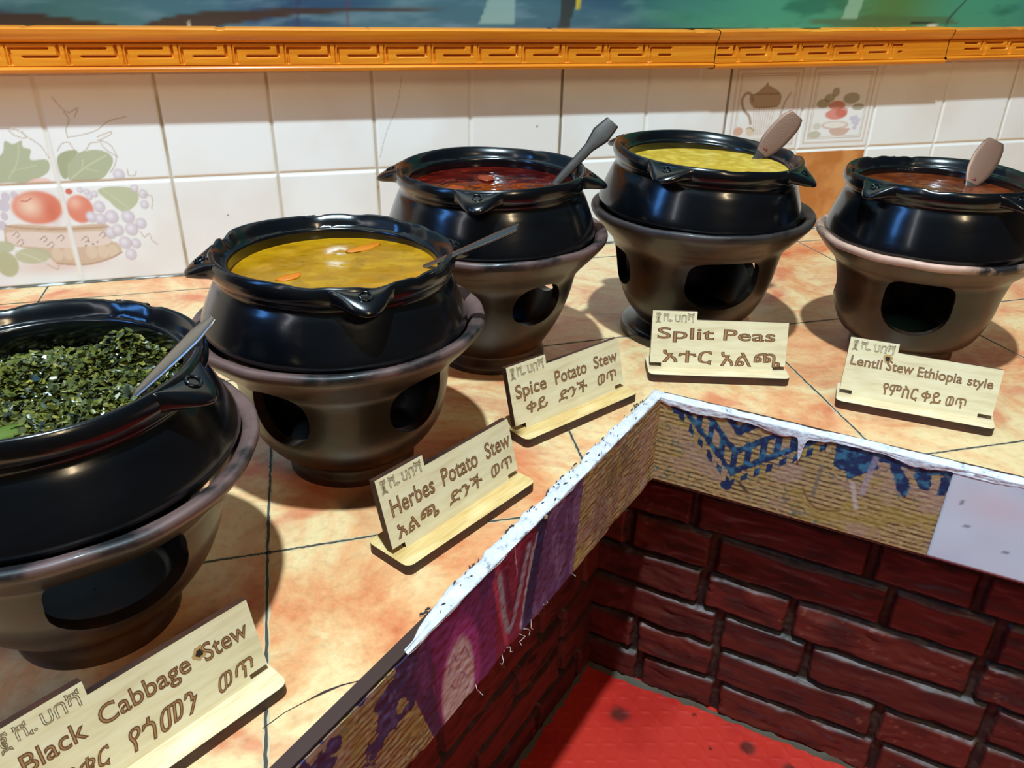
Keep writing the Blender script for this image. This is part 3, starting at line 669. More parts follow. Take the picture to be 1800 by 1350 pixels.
def left_border():
    S, T = np.meshgrid(np.arange(0, 0.80, 0.0011), np.arange(-BH, 0.0005, 0.0011)); S0, T0 = S, T; S, T = S/1.083, T/KT
    base = woven(S, T, 80, 0); n = vnoise(S*70, T*30, 85, 4); st = vnoise(S*400, T*20, 86, 2); sl = S+0.06*(-T)-0.003*(n-.5)*2
    C = mix(base, lin((120, 92, 84)), 0.55*sstep(.08, .03, np.abs(S-.11))*sstep(.4, .7, n))
    pur = mix(np.ones(S.shape+(3,))*lin((104, 64, 104)), lin((142, 106, 142)), sstep(.45, .75, n)*.8); pur = mix(pur, lin((80, 46, 88)), 0.5*sstep(.5, .8, st))
    nav = mix(np.ones(S.shape+(3,))*lin((48, 40, 78)), lin((84, 62, 104)), sstep(.5, .8, n))
    crim = mix(np.ones(S.shape+(3,))*lin((132, 36, 60)), lin((170, 60, 84)), sstep(.5, .8, n))
    magc = mix(np.ones(S.shape+(3,))*lin((124, 42, 92)), lin((86, 40, 84)), sstep(.45, .7, n))
    dk = mix(np.ones(S.shape+(3,))*lin((66, 36, 74)), lin((102, 54, 96)), sstep(.45, .75, n))
    def zone(a0, b0, a1, b1, Z):     # between slanted lines given at top and bottom of the strip
        nonlocal C
        lo = a0+(b0-a0)*(-T0/BH); hi = a1+(b1-a1)*(-T0/BH); C = np.where(((S > lo) & (S <= hi))[..., None], Z, C)
    zone(.174, .186, .238, .263, pur); zone(.238, .263, .256, .278, nav); zone(.256, .278, .318, .315, crim); zone(.318, .315, .405, .388, magc); zone(.405, .388, .43, .398, dk)
    zone(.43, .398, .80, .80, woven(S, T, 90, 0)*0.75)
    nb = vnoise(S*45, T*45, 92, 4)
    bl = (S > .41) & (nb > .52+0.25*(-T0/BH)-.9*np.clip(S-.55, 0, .06)) & (S < .62)
    C = np.where(bl[..., None], mix(np.ones(S.shape+(3,))*lin((52, 42, 78)), lin((86, 78, 124)), sstep(.5, .8, vnoise(S*160, T*160, 93, 3))), C)
    for sh in [('l', [(.318, -.014), (.300, -.088)], (196, 70, 90), .9, .004), ('l', [(.311, -.014), (.295, -.080), (.268, -.014)], (158, 146, 158), .95, .0048), ('l', [(.302, -.014), (.292, -.06), (.276, -.014)], (92, 36, 66), .9, .003), ('l', [(.262, -.02), (.278, -.09)], (176, 166, 172), .8, .0028), ('l', [(.255, -.01), (.272, -.06)], (200, 190, 200), .6, .002),
               ('e', (.362, -.072, .0265, .058), (168, 62, 130), .95), ('e', (.366, -.079, .0215, .05), (206, 176, 172), .97), ('l', [(.352, -.06), (.358, -.045), (.366, -.052), (.372, -.042), (.378, -.055)], (150, 84, 130), .7, .0013), ('l', [(.356, -.075), (.363, -.066), (.369, -.076), (.375, -.068)], (150, 84, 130), .6, .0013),
               ('l', [(.395, -.03), (.392, -.07), (.398, -.095)], (70, 44, 40), .8, .0016), ('l', [(.29, -.0), (.285, -.03)], (230, 220, 215), .8, .0007)]:
        C = draw(C, S, T, [sh])
    edge = -BH+0.005*(vnoise(S*50, S*0, 95, 4)-.25)
    T2 = np.maximum(T0, edge)
    o = mk_face('woven_border', 'L', S0, T2, C, 0.001+0.0008*vnoise(S*200, T*200, 4, 2)+0.0015*sstep(-.08, -.098, T)*vnoise(S*30, T*5, 5, 2)); o['label'] = 'purple and crimson woven border'
left_border()
bm = bmesh.new(); rs = np.random.RandomState(9)     # loose threads at its lower edge
for s in (.262, .275, .281, .30, .304, .24, .235, .246, .345, .19):
    p = ab(.003, s*1.083, -.1055); pts = [p]
    for k in range(4): pts.append(pts[-1]+Vector((rs.normal(0, .0022), rs.normal(0, .0022), -rs.uniform(.001, .0035))))
    tube(bm, pts, 0.00028, 4)
th = cchild(obj('loose_threads', bm, new_mat('thread', (214, 200, 190), 0.8))); th['kind'] = 'stuff'

# brick facing below, set back under the slab, and the red floor of the bay
ZF = -0.50
def bricks(name, side, back, s0, s1, seed):
    S, T = np.meshgrid(np.arange(s0, s1, 0.0022), np.arange(ZF, -0.10, 0.0022))
    H, Lb = 0.0600, 0.205
    row = np.floor((T-ZF)/H); tz = (T-ZF)-row*H
    rs = np.random.RandomState(seed); offs = rs.rand(40)*Lb
    per = Lb*1.55
    u = np.mod(S-s0+offs[row.astype(int) % 40]+0.004*vnoise(S*8, row, seed, 2), per)
    # a stretcher then a header
    du = np.minimum.reduce([u, np.abs(u-Lb), per-u]); dz = np.minimum(tz, H-tz)
    wob = 0.002*(vnoise(S*50, T*50, seed+1, 3)-.5)*2
    e = np.minimum(du-.0045, dz-.004)+wob
    ins = sstep(-.001, .0035, e)
    n = vnoise(S*25, T*60, seed+2, 4); n2 = vnoise(S*120, T*160, seed+3, 3)
    bid = vnoise(np.floor((S-s0+offs[row.astype(int) % 40])/per)*3.7+(u > Lb)*1.3, row*2.3, seed+4, 1)
    C = mix(np.ones(S.shape+(3,))*lin((76, 27, 20)), lin((100, 36, 26)), bid); C = mix(C, lin((52, 20, 18)), sstep(.45, .75, n)*.85)
    C = mix(C, lin((150, 96, 74)), .45*sstep(.70, .80, n2)*sstep(.5, .7, vnoise(S*10, T*14, seed+9, 2)))
    fold = vnoise(S*22+2*vnoise(S*9, T*30, seed+5, 2), T*75, seed+6, 3)
    mort = mix(np.ones(S.shape+(3,))*lin((30, 26, 23)), lin((54, 49, 39)), sstep(.45, .7, n2))
    C = mort*(1-ins[..., None])+C*ins[..., None]
    dep = 0.009*ins+0.0085*(fold-.5)*ins+0.001*(n2-.5)
    d = np.array(DR if side == 'R' else DL); nn = np.array(NR if side == 'R' else NL)
    P = np.array(C0)[None, None]+S[..., None]*d+(back+dep)[..., None]*nn; P[..., 2] = T
    cchild(link(name, grid_mesh(name, P, C), painted(name+'_clay', 0.5), smooth=True))
bricks('brick_facing', 'R', -0.054, -0.095, 0.95, 101)
bricks('brick_facing', 'L', -0.087, -0.07, 0.95, 131)
bm = bmesh.new()                                       # mortar fillet along the foot of the bricks
def fil(side, back, s0, s1):
    d = DR if side == 'R' else DL; n = NR if side == 'R' else NL; L = []
    for i in range(121):
        s = s0+(s1-s0)*i/120; h = .007+random.uniform(-.003, .003); wd = .0075+random.uniform(-.004, .003)
        p = C0+d*s+n*back
        L.append([bm.verts.new((p.x, p.y, ZF+h)), bm.verts.new((p.x+n.x*wd*.6, p.y+n.y*wd*.6, ZF+h*.6)), bm.verts.new((p.x+n.x*wd, p.y+n.y*wd, ZF-.001))])
    for A, B in zip(L, L[1:]):
        for k in (0, 1): bm.faces.new((A[k], A[k+1], B[k+1], B[k]))
fil('R', -.046, -.09, .95); fil('L', -.079, -.06, .95)
mf = new_mat('grey_mortar', (80, 72, 58), 0.8); cchild(obj('mortar_fillet', bm, mf, smooth=True))
def red_floor():
    A, B = np.meshgrid(np.arange(-0.10, 1.0, 0.002), np.arange(-0.07, 1.0, 0.002))
    px = (A*.97+B*.26); py = (-A*.26+B*.97); g = .019
    cx = np.floor(px/g); cy = np.floor(py/g); u = px/g-cx-.5; v = py/g-cy-.5
    odd = np.mod(cx+cy, 2) > .5
    r1 = np.where(odd, u*.8+v*.6, u*.8-v*.6); r2 = np.where(odd, -u*.6+v*.8, u*.6+v*.8)
    t = sstep(1.0, .35, (r1/.50)**2+(r2/.085)**2)
    n = vnoise(A*9, B*9, 151, 4)
    C = mix(np.ones(A.shape+(3,))*lin((196, 50, 38)), lin((178, 38, 30)), sstep(.4, .7, n))
    C = mix(C, lin((70, 22, 20)), .9*sstep(.80, .86, vnoise(A*30, B*30, 153, 3)))
    for a, b, r in ((.0, .02, .02), (.17, -.01, .012), (.23, .0, .014), (.09, -.03, .006)): C = mix(C, lin((66, 34, 28)), .85*(1-sstep(r*.3, r, np.hypot((A-a)*1.0, B-b)+.012*(vnoise(A*60, B*60, 154, 3)-.5))))
    Z = ZF+0.0011*t+0.004*vnoise(A*4, B*4, 155, 2)
    P = np.zeros(A.shape+(3,)); P[..., 0] = CX+A*DR.x+B*DL.x; P[..., 1] = CY+A*DR.y+B*DL.y; P[..., 2] = Z
    struct(link('floor', grid_mesh('floor', P, C), painted('red_tread_plate', 0.3), smooth=True))
red_floor()
# ------------------------------------------------------------------ black clay pots on clay braziers
def clay(name, base, rough, coat=0.3):
    m = new_mat(name, base, rough, **{'Coat Weight': coat, 'Coat Roughness': 0.10, 'Specular IOR Level': 0.5}); return m
black = clay('black_burnished_clay', (12, 15, 19), 0.21, 0.3)
noise_color(black, [(0.35, (5, 6, 9)), (0.65, (9, 12, 16)), (0.82, (24, 24, 25))], 14, 6, (1, 1, 2))  # slight blue is reflected bluish light put into the base colour
bump(black, 45, 0.12, 0.0012, 5, (1, 1, 2.5))
brown = clay('smoked_brown_clay', (42, 28, 20), 0.36, 0.12)
noise_color(brown, [(0.38, (12, 7, 4)), (0.5, (36, 18, 8)), (0.64, (76, 42, 20))], 9, 5, (1, 1, 1.6))
bump(brown, 50, 0.15, 0.0012, 5, (1, 1, 3))
def worn(name, c):
    m = clay(name, c, 0.5, 0.1); noise_color(m, [(0.40, (24, 22, 23)), (0.52, c), (0.7, tuple(int(x*1.18) for x in c))], 16, 6); bump(m, 80, 0.25, 0.001, 4); return m
worn_red = worn('worn_rim_clay', (98, 74, 70)); worn_tan = worn('bare_tan_rim_clay', (190, 150, 130)); worn_dark = worn('dark_worn_rim_clay', (52, 44, 42))

def make_stand(spec):
    x, y, R, Z = spec['x'], spec['y'], spec['R'], spec['Z']
    st = thing('clay_brazier', spec['slabel'], 'brazier', (x, y, 0), 0, 'clay braziers under the pots')
    outer = [(spec['foot'], 0.0), (spec['foot'], .045), (spec['foot']*.97, .085), (spec['neck'], .125)] + spec['bowl'] + [(.80, .765), (.865, .825), (.93, .885), (.982, .938), (1.0, .965), (1.003, .986), (.994, 1.002), (.975, 1.008)]
    inner = [(.965, 1.004), (.938, .998), (.908, .980), (.878, .93), (.82, .86), (.74, .785)] + [(r-.085, z) for r, z in spec['bowl'][::-1]] + [(spec['neck']-.05, .17), (.18, .15), (.0, .15)]
    po = smooth_profile(outer, 3); pi = smooth_profile(inner, 2)
    loop = [(r*R, z*Z) for r, z in po+pi]
    no = len(po)
    foot_in = [(.0008, .05*Z), (spec['foot']*.6*R, .045*Z), (spec['foot']*.85*R, 0)]
    loop = loop[:-1]+[(.0008, .15*Z)]+foot_in
    def mo(k): return 1 if no-12 <= k <= no+5 else 0
    ph = random.uniform(0, 6)
    def rm(a, r, z, k):
        wob = 1+.006*math.sin(2*a+ph)+.004*math.sin(5*a+ph*2)
        if no-16 <= k <= no+2: z = z+.0004*math.sin(5*a+ph)+.0004*math.sin(13*a+2*ph); wob += .0012*math.sin(19*a+ph)+.0014*math.sin(11*a)
        return r*wob, z
    bm = lathe_bm(loop, 112, rm, mat_of=mo)
    base = obj('brazier_tmp', bm, [brown, spec['rim']])
    bc = bmesh.new()
    for a0, hw, zt, zb, flat in spec['holes']:
        hw = math.radians(hw); r = .72*R; n = 28; poly = []
        zc = (zt+zb)/2; hh = (zt-zb)/2
        for i in range(n):
            t = 2*math.pi*i/n; cx, sz = math.cos(t), math.sin(t)
            e = 0.45 if (flat and sz > 0) else 0.95
            poly.append((math.copysign(abs(cx)**e, cx)*hw*r, zc+math.copysign(abs(sz)**e, sz)*hh))
        prism(bc, poly, -R*1.15, -R*.30, mat=Matrix.Rotation(math.radians(a0)+math.pi/2, 4, 'Z'))
    bmesh.ops.recalc_face_normals(bc, faces=bc.faces)
    cut = obj('cut_tmp', bc, brown)
    md = base.modifiers.new('b', 'BOOLEAN'); md.operation = 'DIFFERENCE'; md.object = cut; md.solver = 'EXACT'
    dg = bpy.context.evaluated_depsgraph_get()
    me = bpy.data.meshes.new_from_object(base.evaluated_get(dg))
    bpy.data.objects.remove(base); bpy.data.objects.remove(cut)
    # split into bowl (with its vents) and the flared rim as separate parts
    bm = bmesh.new(); bm.from_mesh(me)
    bm2 = bm.copy()
    bmesh.ops.delete(bm, geom=[f for f in bm.faces if f.material_index == 1], context='FACES')
    bmesh.ops.delete(bm2, geom=[f for f in bm2.faces if f.material_index != 1], context='FACES')
    zf = .125*Z
    bm3 = bm.copy()
    bmesh.ops.delete(bm, geom=[f for f in bm.faces if f.calc_center_median().z < zf and Vector(f.calc_center_median().xy).length < spec['foot']*R*1.02 and f.calc_center_median().z < zf], context='FACES')
    bmesh.ops.delete(bm3, geom=[f for f in bm3.faces if not (f.calc_center_median().z < zf and Vector(f.calc_center_median().xy).length < spec['foot']*R*1.02)], context='FACES')
    for nm, b in (('fire_bowl', bm), ('flared_rim', bm2), ('foot', bm3)):
        for f in b.faces: f.material_index = 0
        m = bpy.data.meshes.new(nm); b.to_mesh(m); b.free()
        o = link(nm, m, spec['rim'] if nm == 'flared_rim' else (spec.get('foot_mat', brown) if nm == 'foot' else brown), st, angle=42)
        if nm == 'flared_rim': o['label'] = spec.get('rimlabel', 'worn reddish brown rim')
    return st

def make_pot(spec):
    x, y, Z, R = spec['x'], spec['y'], spec['Z'], spec['R']
    zl, rl = spec['zl'], spec['rl']; rb = spec.get('rb', .91)*R
    pt = thing('clay_pot', spec['plabel'], 'pot', (0, 0, 0), 0, 'black clay stew pots')
    p = [(.0008, Z-.045), (rb*.45, Z-.043), (rb*.77, Z-.027), (rb*.925, Z-.010), (rb*.985, Z-.001), (rb*.993, Z+.004)]
    zn = zl-.023; rn = rl*.965
    for t in (.3, .6, .85): p.append((rb*.993+(rn*1.008-rb*.993)*t**1.12, Z+.004+(zn-Z-.004)*t))
    p += [(rn, zn), (rn*1.003, zl-.019), (rl*.995, zl-.0155), (rl*1.015, zl-.010), (rl*1.010, zl-.004), (rl*.985, zl+.0003), (rl*.955, zl-.0005)]
    q = [(rl*.925, zl-.006), (rl*.90, zl-.0105), (rl*.872, zl-.0105), (rl*.856, zl-.0135), (rl*.862, zl-.022), (rl*.90, zl-.034), (rb*.90, Z+.010), (rb*.90, Z-.004), (rb*.72, Z-.022), (.0008, Z-.037)]
    po = smooth_profile(p, 3); pi = smooth_profile(q, 3); loop = po+pi; no = len(po)
    ph = random.uniform(0, 6); rs = np.random.RandomState(spec['seed'])
    chips = [(rs.uniform(0, 6.28), rs.uniform(.04, .12), rs.uniform(.0008, .0022)) for _ in range(spec.get('chips', 9))]
    bm = bmesh.new()
    def rm(a, r, z, k):
        if no-14 <= k <= no+3:
            r = r*(1+.004*math.sin(3*a+ph)+.0025*math.sin(8*a+2*ph)); z += .0008*math.sin(4*a+ph)
            if no-9 <= k <= no+2:
                for c, wd, dp in chips:
                    d = (a-c+math.pi) % (2*math.pi)-math.pi; z -= dp*math.exp(-(d/wd)**4)
        return r*(1+.003*math.sin(2*a+ph)), z
    nsplit = no-13                                    # body below, lip above
    lathe_bm(loop, 128, rm, bm, mat_of=lambda k: 1 if nsplit <= k < no+9 else 0)
    b2 = bm.copy()
    bmesh.ops.delete(bm, geom=[f for f in bm.faces if f.material_index == 1], context='FACES')
    bmesh.ops.delete(b2, geom=[f for f in b2.faces if f.material_index == 0], context='FACES')
    for b in (bm, b2):
        for f in b.faces: f.material_index = 0
    obj('pot_body', bm, black, pt, angle=60); obj('lip', b2, spec.get('lip', black), pt, angle=60)
    for a0 in spec['lugs']:
        lug(a0, rl, zl, spec.get('lug', .021), pt, spec.get('lugw', .255))
    # seat the pot, slightly tilted, in the brazier
    tx, ty = spec['tilt']
    Rm = Matrix.Rotation(-math.atan(tx), 4, 'Y') @ Matrix.Rotation(math.atan(ty), 4, 'X')
    lc = Rm @ Vector((0, 0, zl-Z))
    pt.matrix_world = Matrix.Translation(Vector((spec.get('px', x)-lc.x, spec.get('py', y)-lc.y, Z))) @ Rm @ Matrix.Translation(Vector((0, 0, -Z)))
    return pt
def lug(a0, rl, zl, ext, parent, hw):
    bm = bmesh.new(); rings = []; n = 25; a0 = math.radians(a0)
    for i in range(n):
        t = -1+2*i/(n-1); a = a0+t*hw
        e = ext*(.5+.5*math.cos(math.pi*t))**.85+.0006; dr = .0085*(e/ext)
        r0 = rl*.955; r1 = rl*1.005+e; ring = []
        th = .0072
        for k in range(14):
            u = 2*math.pi*k/14; cr = (r0+r1)/2+(r1-r0)/2*math.copysign(abs(math.cos(u))**.8, math.cos(u))
            f = max(0.0, (cr-r0)/(r1-r0)); thick = th*(1-.45*f*(e/ext))
            z = zl-.0076-dr*f**1.3+thick*math.copysign(abs(math.sin(u))**.8, math.sin(u))
            ring.append(bm.verts.new((cr*math.cos(a), cr*math.sin(a), z)))
        rings.append(ring)
    for A, B in zip(rings, rings[1:]):
        for k in range(14): bm.faces.new((A[k], A[(k+1) % 14], B[(k+1) % 14], B[k]))
    bm.faces.new(rings[0][::-1]); bm.faces.new(rings[-1])
    o = obj('lug', bm, black, parent, smooth=True)
    bm = bmesh.new()                                   # pressed ring on the lug
    c = Vector((math.cos(a0), math.sin(a0), 0))*(rl*1.005+ext*.33); c.z = zl-.0076-.0085*.40**1.3+.0053
    nrm = Vector((math.cos(a0)*.5, math.sin(a0)*.5, 1)).normalized(); uu = nrm.orthogonal().normalized(); vv = nrm.cross(uu)
    pts = [c+uu*(.0046*math.cos(q))+vv*(.0046*math.sin(q)) for q in np.linspace(0, 2*math.pi, 17)]
    tube(bm, pts, .0011, 6); obj('pressed_ring', bm, black, o, smooth=True)

def stew(name, label, spec, zs, rad, colfun, amp, seed, mat, fine=60):
    cx, cy = spec.get('px', spec['x']), spec.get('py', spec['y'])
    nr, na = 60, 128
    rr = np.linspace(.002, 1, nr)[:, None]*rad; aa = np.linspace(0, 2*np.pi, na, endpoint=False)[None, :]
    X = rr*np.cos(aa); Y = rr*np.sin(aa)
    Z = amp*(vnoise(X*fine+50, Y*fine+50, seed, 4)-.5)*2*(1-(rr/rad)**8)
    Z = Z+.0012*sstep(.96, 1.0, rr/rad)
    C = colfun(X, Y, seed)
    P = np.stack([X, Y, Z], -1)
    dn = P[-1:].copy(); dn[..., 2] = -.014; P = np.concatenate([P, dn], 0); C = np.concatenate([C, C[-1:]], 0)
    me = grid_mesh(name, P, C, wrap=True)
    bm = bmesh.new(); bm.from_mesh(me); be = [e for e in bm.edges if e.is_boundary]; bmesh.ops.holes_fill(bm, edges=be, sides=0); bm.to_mesh(me); bm.free()
    t = thing(name, label, 'stew', (cx, cy, zs), 0)
    link('sauce', me, mat, t, smooth=True); return t
def blob(name, parent, loc, sx, sy, sz, col, seed, rough=.3):
    bm = bmesh.new(); bmesh.ops.create_icosphere(bm, subdivisions=3, radius=1)
    rs = np.random.RandomState(seed); ph = rs.uniform(0, 6, 6)
    for v in bm.verts:
        c = v.co; k = 1+.12*math.sin(3*c.x+ph[0])*math.sin(3*c.y+ph[1])+.07*math.sin(6*c.z+ph[2]+4*c.x)
        v.co = Vector((c.x*sx*k, (c.y+.25*c.x*c.x)*sy*k, c.z*sz*k))
    o = obj(name, bm, new_mat(name+'_flesh', col, rough), parent, smooth=True); o.location = loc; o.rotation_euler = (0, 0, rs.uniform(0, 3)); return o

POTS = {
 1: dict(seed=1, x=-.0114, y=-.7516, R=.1297, Z=.1417, zl=.2060, rl=.1034, tilt=(.015, .008), rb=.908, lugs=(-25, 68, 158, 245), chips=7, lug=.018,
         foot=.43, neck=.42, bowl=[(.50, .19), (.58, .27), (.67, .38), (.73, .50), (.765, .60), (.785, .70)], rim=worn_red, holes=[(-63, 26, .115, .058, True), (27, 24, .11, .06, True), (117, 24, .11, .06, True), (207, 24, .11, .06, True)],
         plabel='black clay pot heaped with chopped dark green cabbage, cropped by the left edge', slabel='smoky brown brazier with a half-moon vent, under the pot of cabbage'),
 2: dict(seed=2, x=.1908, y=-.5803, R=.1288, Z=.1483, zl=.2119, rl=.1037, tilt=(-.033, .009), lugs=(-83, 7, 97, -176), chips=16, lug=.019,
         foot=.46, neck=.45, bowl=[(.54, .17), (.625, .26), (.685, .36), (.715, .47), (.735, .58), (.76, .70)], rim=worn_red, holes=[(-131, 17, .120, .060, False), (-54, 19, .122, .062, False), (40, 16, .12, .062, False), (130, 16, .12, .062, False)],
         plabel='black clay pot full of yellow orange-flecked stew, chipped scalloped lip', slabel='smoky brown brazier with two oval vents in front, under the yellow orange-flecked stew'),
 3: dict(seed=3, x=.3827, y=-.3853, R=.1335, Z=.1597, zl=.2301, rl=.1069, tilt=(0, .016), lugs=(-112, -22, 68, 163), chips=3, lug=.023,
         foot=.49, neck=.465, bowl=[(.50, .17), (.57, .27), (.63, .37), (.68, .48), (.715, .58), (.75, .70)], rim=worn_red, holes=[(-71, 19, .122, .068, False), (19, 18, .122, .068, False), (106, 20, .126, .068, False), (199, 18, .12, .068, False)],
         plabel='black clay pot of dark red stew against the white tiles, blunt spoon leaning right', slabel='brazier with a see-through round vent, under the dark red stew'),
 4: dict(seed=4, x=.6579, y=-.3764, R=.1382, Z=.1681, zl=.2369, rl=.1133, tilt=(-.044, .036), lugs=(-140, -52, 39, 129), chips=3, lug=.022,
         foot=.64, neck=.50, bowl=[(.53, .17), (.60, .24), (.665, .35), (.71, .46), (.735, .56), (.765, .70)], rim=worn_dark, holes=[(-98, 26, .128, .064, True), (-8, 20, .12, .07, True), (82, 20, .12, .07, True), (172, 20, .12, .07, True)], foot_mat=black,
         rimlabel='dark glossy rim', plabel='black clay pot of mustard yellow puree in front of the picture tiles', slabel='dark brazier with a half-moon vent, under the mustard yellow puree'),
 5: dict(seed=5, x=.9040, y=-.4965, px=.8994, py=-.4954, R=.1290, Z=.1492, zl=.2233, rl=.1042, tilt=(.004, -.009), lugs=(-168, -86, 2, 92), chips=8, lug=.018, lugw=.22,
         foot=.48, neck=.48, bowl=[(.57, .15), (.64, .22), (.70, .35), (.735, .48), (.755, .60), (.78, .70)], rim=worn_tan, holes=[(-130, 23, .120, .050, True), (-40, 20, .12, .06, True), (50, 20, .12, .06, True), (140, 20, .12, .06, True)],
         rimlabel='bare tan clay rim', plabel='black clay pot of brown-red stew, cropped by the right edge', slabel='brazier with a bare tan rim and half-moon vent, under the brown-red stew'),
}
for k in POTS: make_stand(POTS[k]); make_pot(POTS[k])

# ------------------------------------------------------------------ what is in the pots
def c_yellow(X, Y, s):
    n = vnoise(X*28+9, Y*60+9, s, 5); C = mix(np.ones(X.shape+(3,))*lin((164, 112, 8)), lin((182, 132, 16)), sstep(.4, .7, n))
    C = mix(C, lin((150, 104, 12)), sstep(.5, .75, vnoise(X*60+5, Y*60+5, s+1, 4))*.7); C = mix(C, lin((196, 128, 20)), sstep(.55, .75, vnoise(X*20+3, Y*20, s+2, 3)))
    return mix(C, lin((92, 84, 20)), .4*sstep(.76, .82, vnoise(X*260+3, Y*260, s+3, 2)))
def c_red(X, Y, s):
    n = vnoise(X*40+9, Y*60+9, s, 5); C = mix(np.ones(X.shape+(3,))*lin((92, 18, 10)), lin((58, 10, 8)), sstep(.4, .7, n)); return mix(C, lin((140, 40, 16)), .8*sstep(.62, .78, vnoise(X*70, Y*110, s+1, 4)))
def c_pea(X, Y, s):
    n = vnoise(X*120+9, Y*120+9, s, 5); return mix(np.ones(X.shape+(3,))*lin((190, 152, 44)), lin((212, 178, 74)), sstep(.4, .7, n))
def c_lentil(X, Y, s):
    n = vnoise(X*80+9, Y*80+9, s, 5); return mix(np.ones(X.shape+(3,))*lin((104, 44, 16)), lin((134, 62, 26)), sstep(.4, .7, n))
s2 = stew('potato_stew', 'yellow stew with orange carrot pieces in the chipped scalloped pot', POTS[2], .1915, .0925, c_yellow, .0014, 11, painted('yellow_broth', .2), 45)
blob('carrot_piece', s2, (-.040, -.014, .0004), .012, .0065, .0011, (206, 112, 18), 1); blob('carrot_piece', s2, (.030, .052, .0004), .020, .007, .0010, (206, 116, 18), 2); blob('carrot_piece', s2, (.062, -.045, .0004), .008, .004, .001, (198, 106, 20), 3)
s3 = stew('potato_stew', 'dark red glossy stew with potato lumps, in the pot against the white tiles', POTS[3], .2090, .0945, c_red, .0012, 21, painted('red_sauce', .10, **{'Coat Weight': .5}), 50)
blob('potato_piece', s3, (-.045, -.012, .0012), .015, .011, .0036, (150, 62, 26), 6, .15); blob('potato_piece', s3, (.002, .030, .001), .016, .010, .0034, (142, 54, 24), 7, .15); blob('potato_piece', s3, (-.01, -.045, .0008), .013, .011, .003, (110, 30, 16), 8, .15)
stew('split_pea_stew', 'smooth mustard yellow puree in the pot before the picture tiles', POTS[4], .2185, .1005, c_pea, .0012, 31, painted('pea_puree', .35), 160)
stew('lentil_stew', 'brown-red thin stew in the pot at the right edge', POTS[5], .2030, .0930, c_lentil, .0010, 41, painted('lentil_sauce', .12, **{'Coat Weight': .4}), 50)

def cabbage():
    sp = POTS[1]; cx, cy, rad = sp['x'], sp['y'], .0905
    def H(x, y):
        r2 = (x*x+y*y)/rad**2
        b = .1735+.006*(1-r2)
        b += .022*math.exp(-(((x-.046)/.020)**2+((y-.048)/.018)**2))+.010*math.exp(-(((x+.01)/.028)**2+((y-.03)/.02)**2))+.006*math.exp(-(((x+.045)/.03)**2+((y-.02)/.03)**2))
        return b
    rs = np.random.RandomState(17); V = []; Fc = []; Cc = []
    pal = [lin(c) for c in ((58, 62, 24), (74, 78, 30), (92, 94, 36), (108, 106, 42), (38, 44, 24), (128, 124, 66), (66, 72, 54), (140, 132, 56))]
    pw = np.array([.24, .24, .16, .10, .14, .05, .05, .02])
    for i in range(9500):
        r = rad*math.sqrt(rs.rand())*.99; a = rs.rand()*6.2832; x, y = r*math.cos(a), r*math.sin(a)
        z = H(x, y)+rs.normal(0, .0012)
        L = rs.uniform(.0014, .0037)*(1.5 if rs.rand() < .1 else 1); Wd = L*rs.uniform(.35, .8); ya = rs.rand()*6.2832
        t = Vector((math.cos(ya), math.sin(ya), rs.normal(0, .55))).normalized(); u = t.cross(Vector((rs.normal(0, .5), rs.normal(0, .5), 1))).normalized(); n = t.cross(u)
        cu = rs.uniform(-.5, .7)*Wd; c = pal[rs.choice(8, p=pw/pw.sum())]*rs.uniform(.75, 1.25)
        k = len(V); p = Vector((x, y, z))
        for (s, w_, h) in ((-1, -.5, 0), (-1, .5, 0), (0, -1, cu), (0, 0, -cu*.3), (0, 1, cu), (1, -.4, -.2*cu), (1, .45, .3*cu)):
            V.append(tuple(p+t*(s*L)+u*(w_*Wd)+n*h)); Cc.append(c)
        Fc += [(k, k+3, k+2), (k, k+1, k+4, k+3), (k+2, k+3, k+5), (k+3, k+4, k+6, k+5)]
    # the packed mass under the loose bits
    nr, na = 24, 72; k0 = len(V)
    for i in range(nr):
        for j in range(na):
            r = rad*(i+.05)/(nr-1-.0+.05); a = 2*math.pi*j/na; V.append((r*math.cos(a), r*math.sin(a), H(r*math.cos(a), r*math.sin(a))-.0022)); Cc.append(pal[4])
    for i in range(nr-1):
        for j in range(na): Fc.append((k0+i*na+j, k0+(i+1)*na+j, k0+(i+1)*na+(j+1) % na, k0+i*na+(j+1) % na))
    me = bpy.data.meshes.new('chopped_cabbage'); me.from_pydata(V, [], Fc); paint(me, np.array(Cc))
    o = link('chopped_cabbage', me, painted('cooked_greens', .28, **{'Specular IOR Level': .4}), smooth=True); o.location = (cx, cy, 0)
    tag(o, 'chopped dark green cabbage heaped in the black pot on the left', 'cabbage', kind='stuff')
    for i, (u, v_, s, lb) in enumerate(((-.004, .058, 1.0, 'light green pepper piece in the middle of the dark cabbage'), (-.006, -.042, 1.5, 'glossy green pepper piece in the cabbage, by the near rim'))):
        t = blob('green_pepper', None, (cx+u, cy+v_, H(u, v_)+.0003), .009*s, .0045*s, .0022*s, (84, 104, 34), 30+i, .3); tag(t, lb, 'pepper', 'green pepper pieces'); t.rotation_euler = (.2, .1, .5+i*.6)
cabbage()

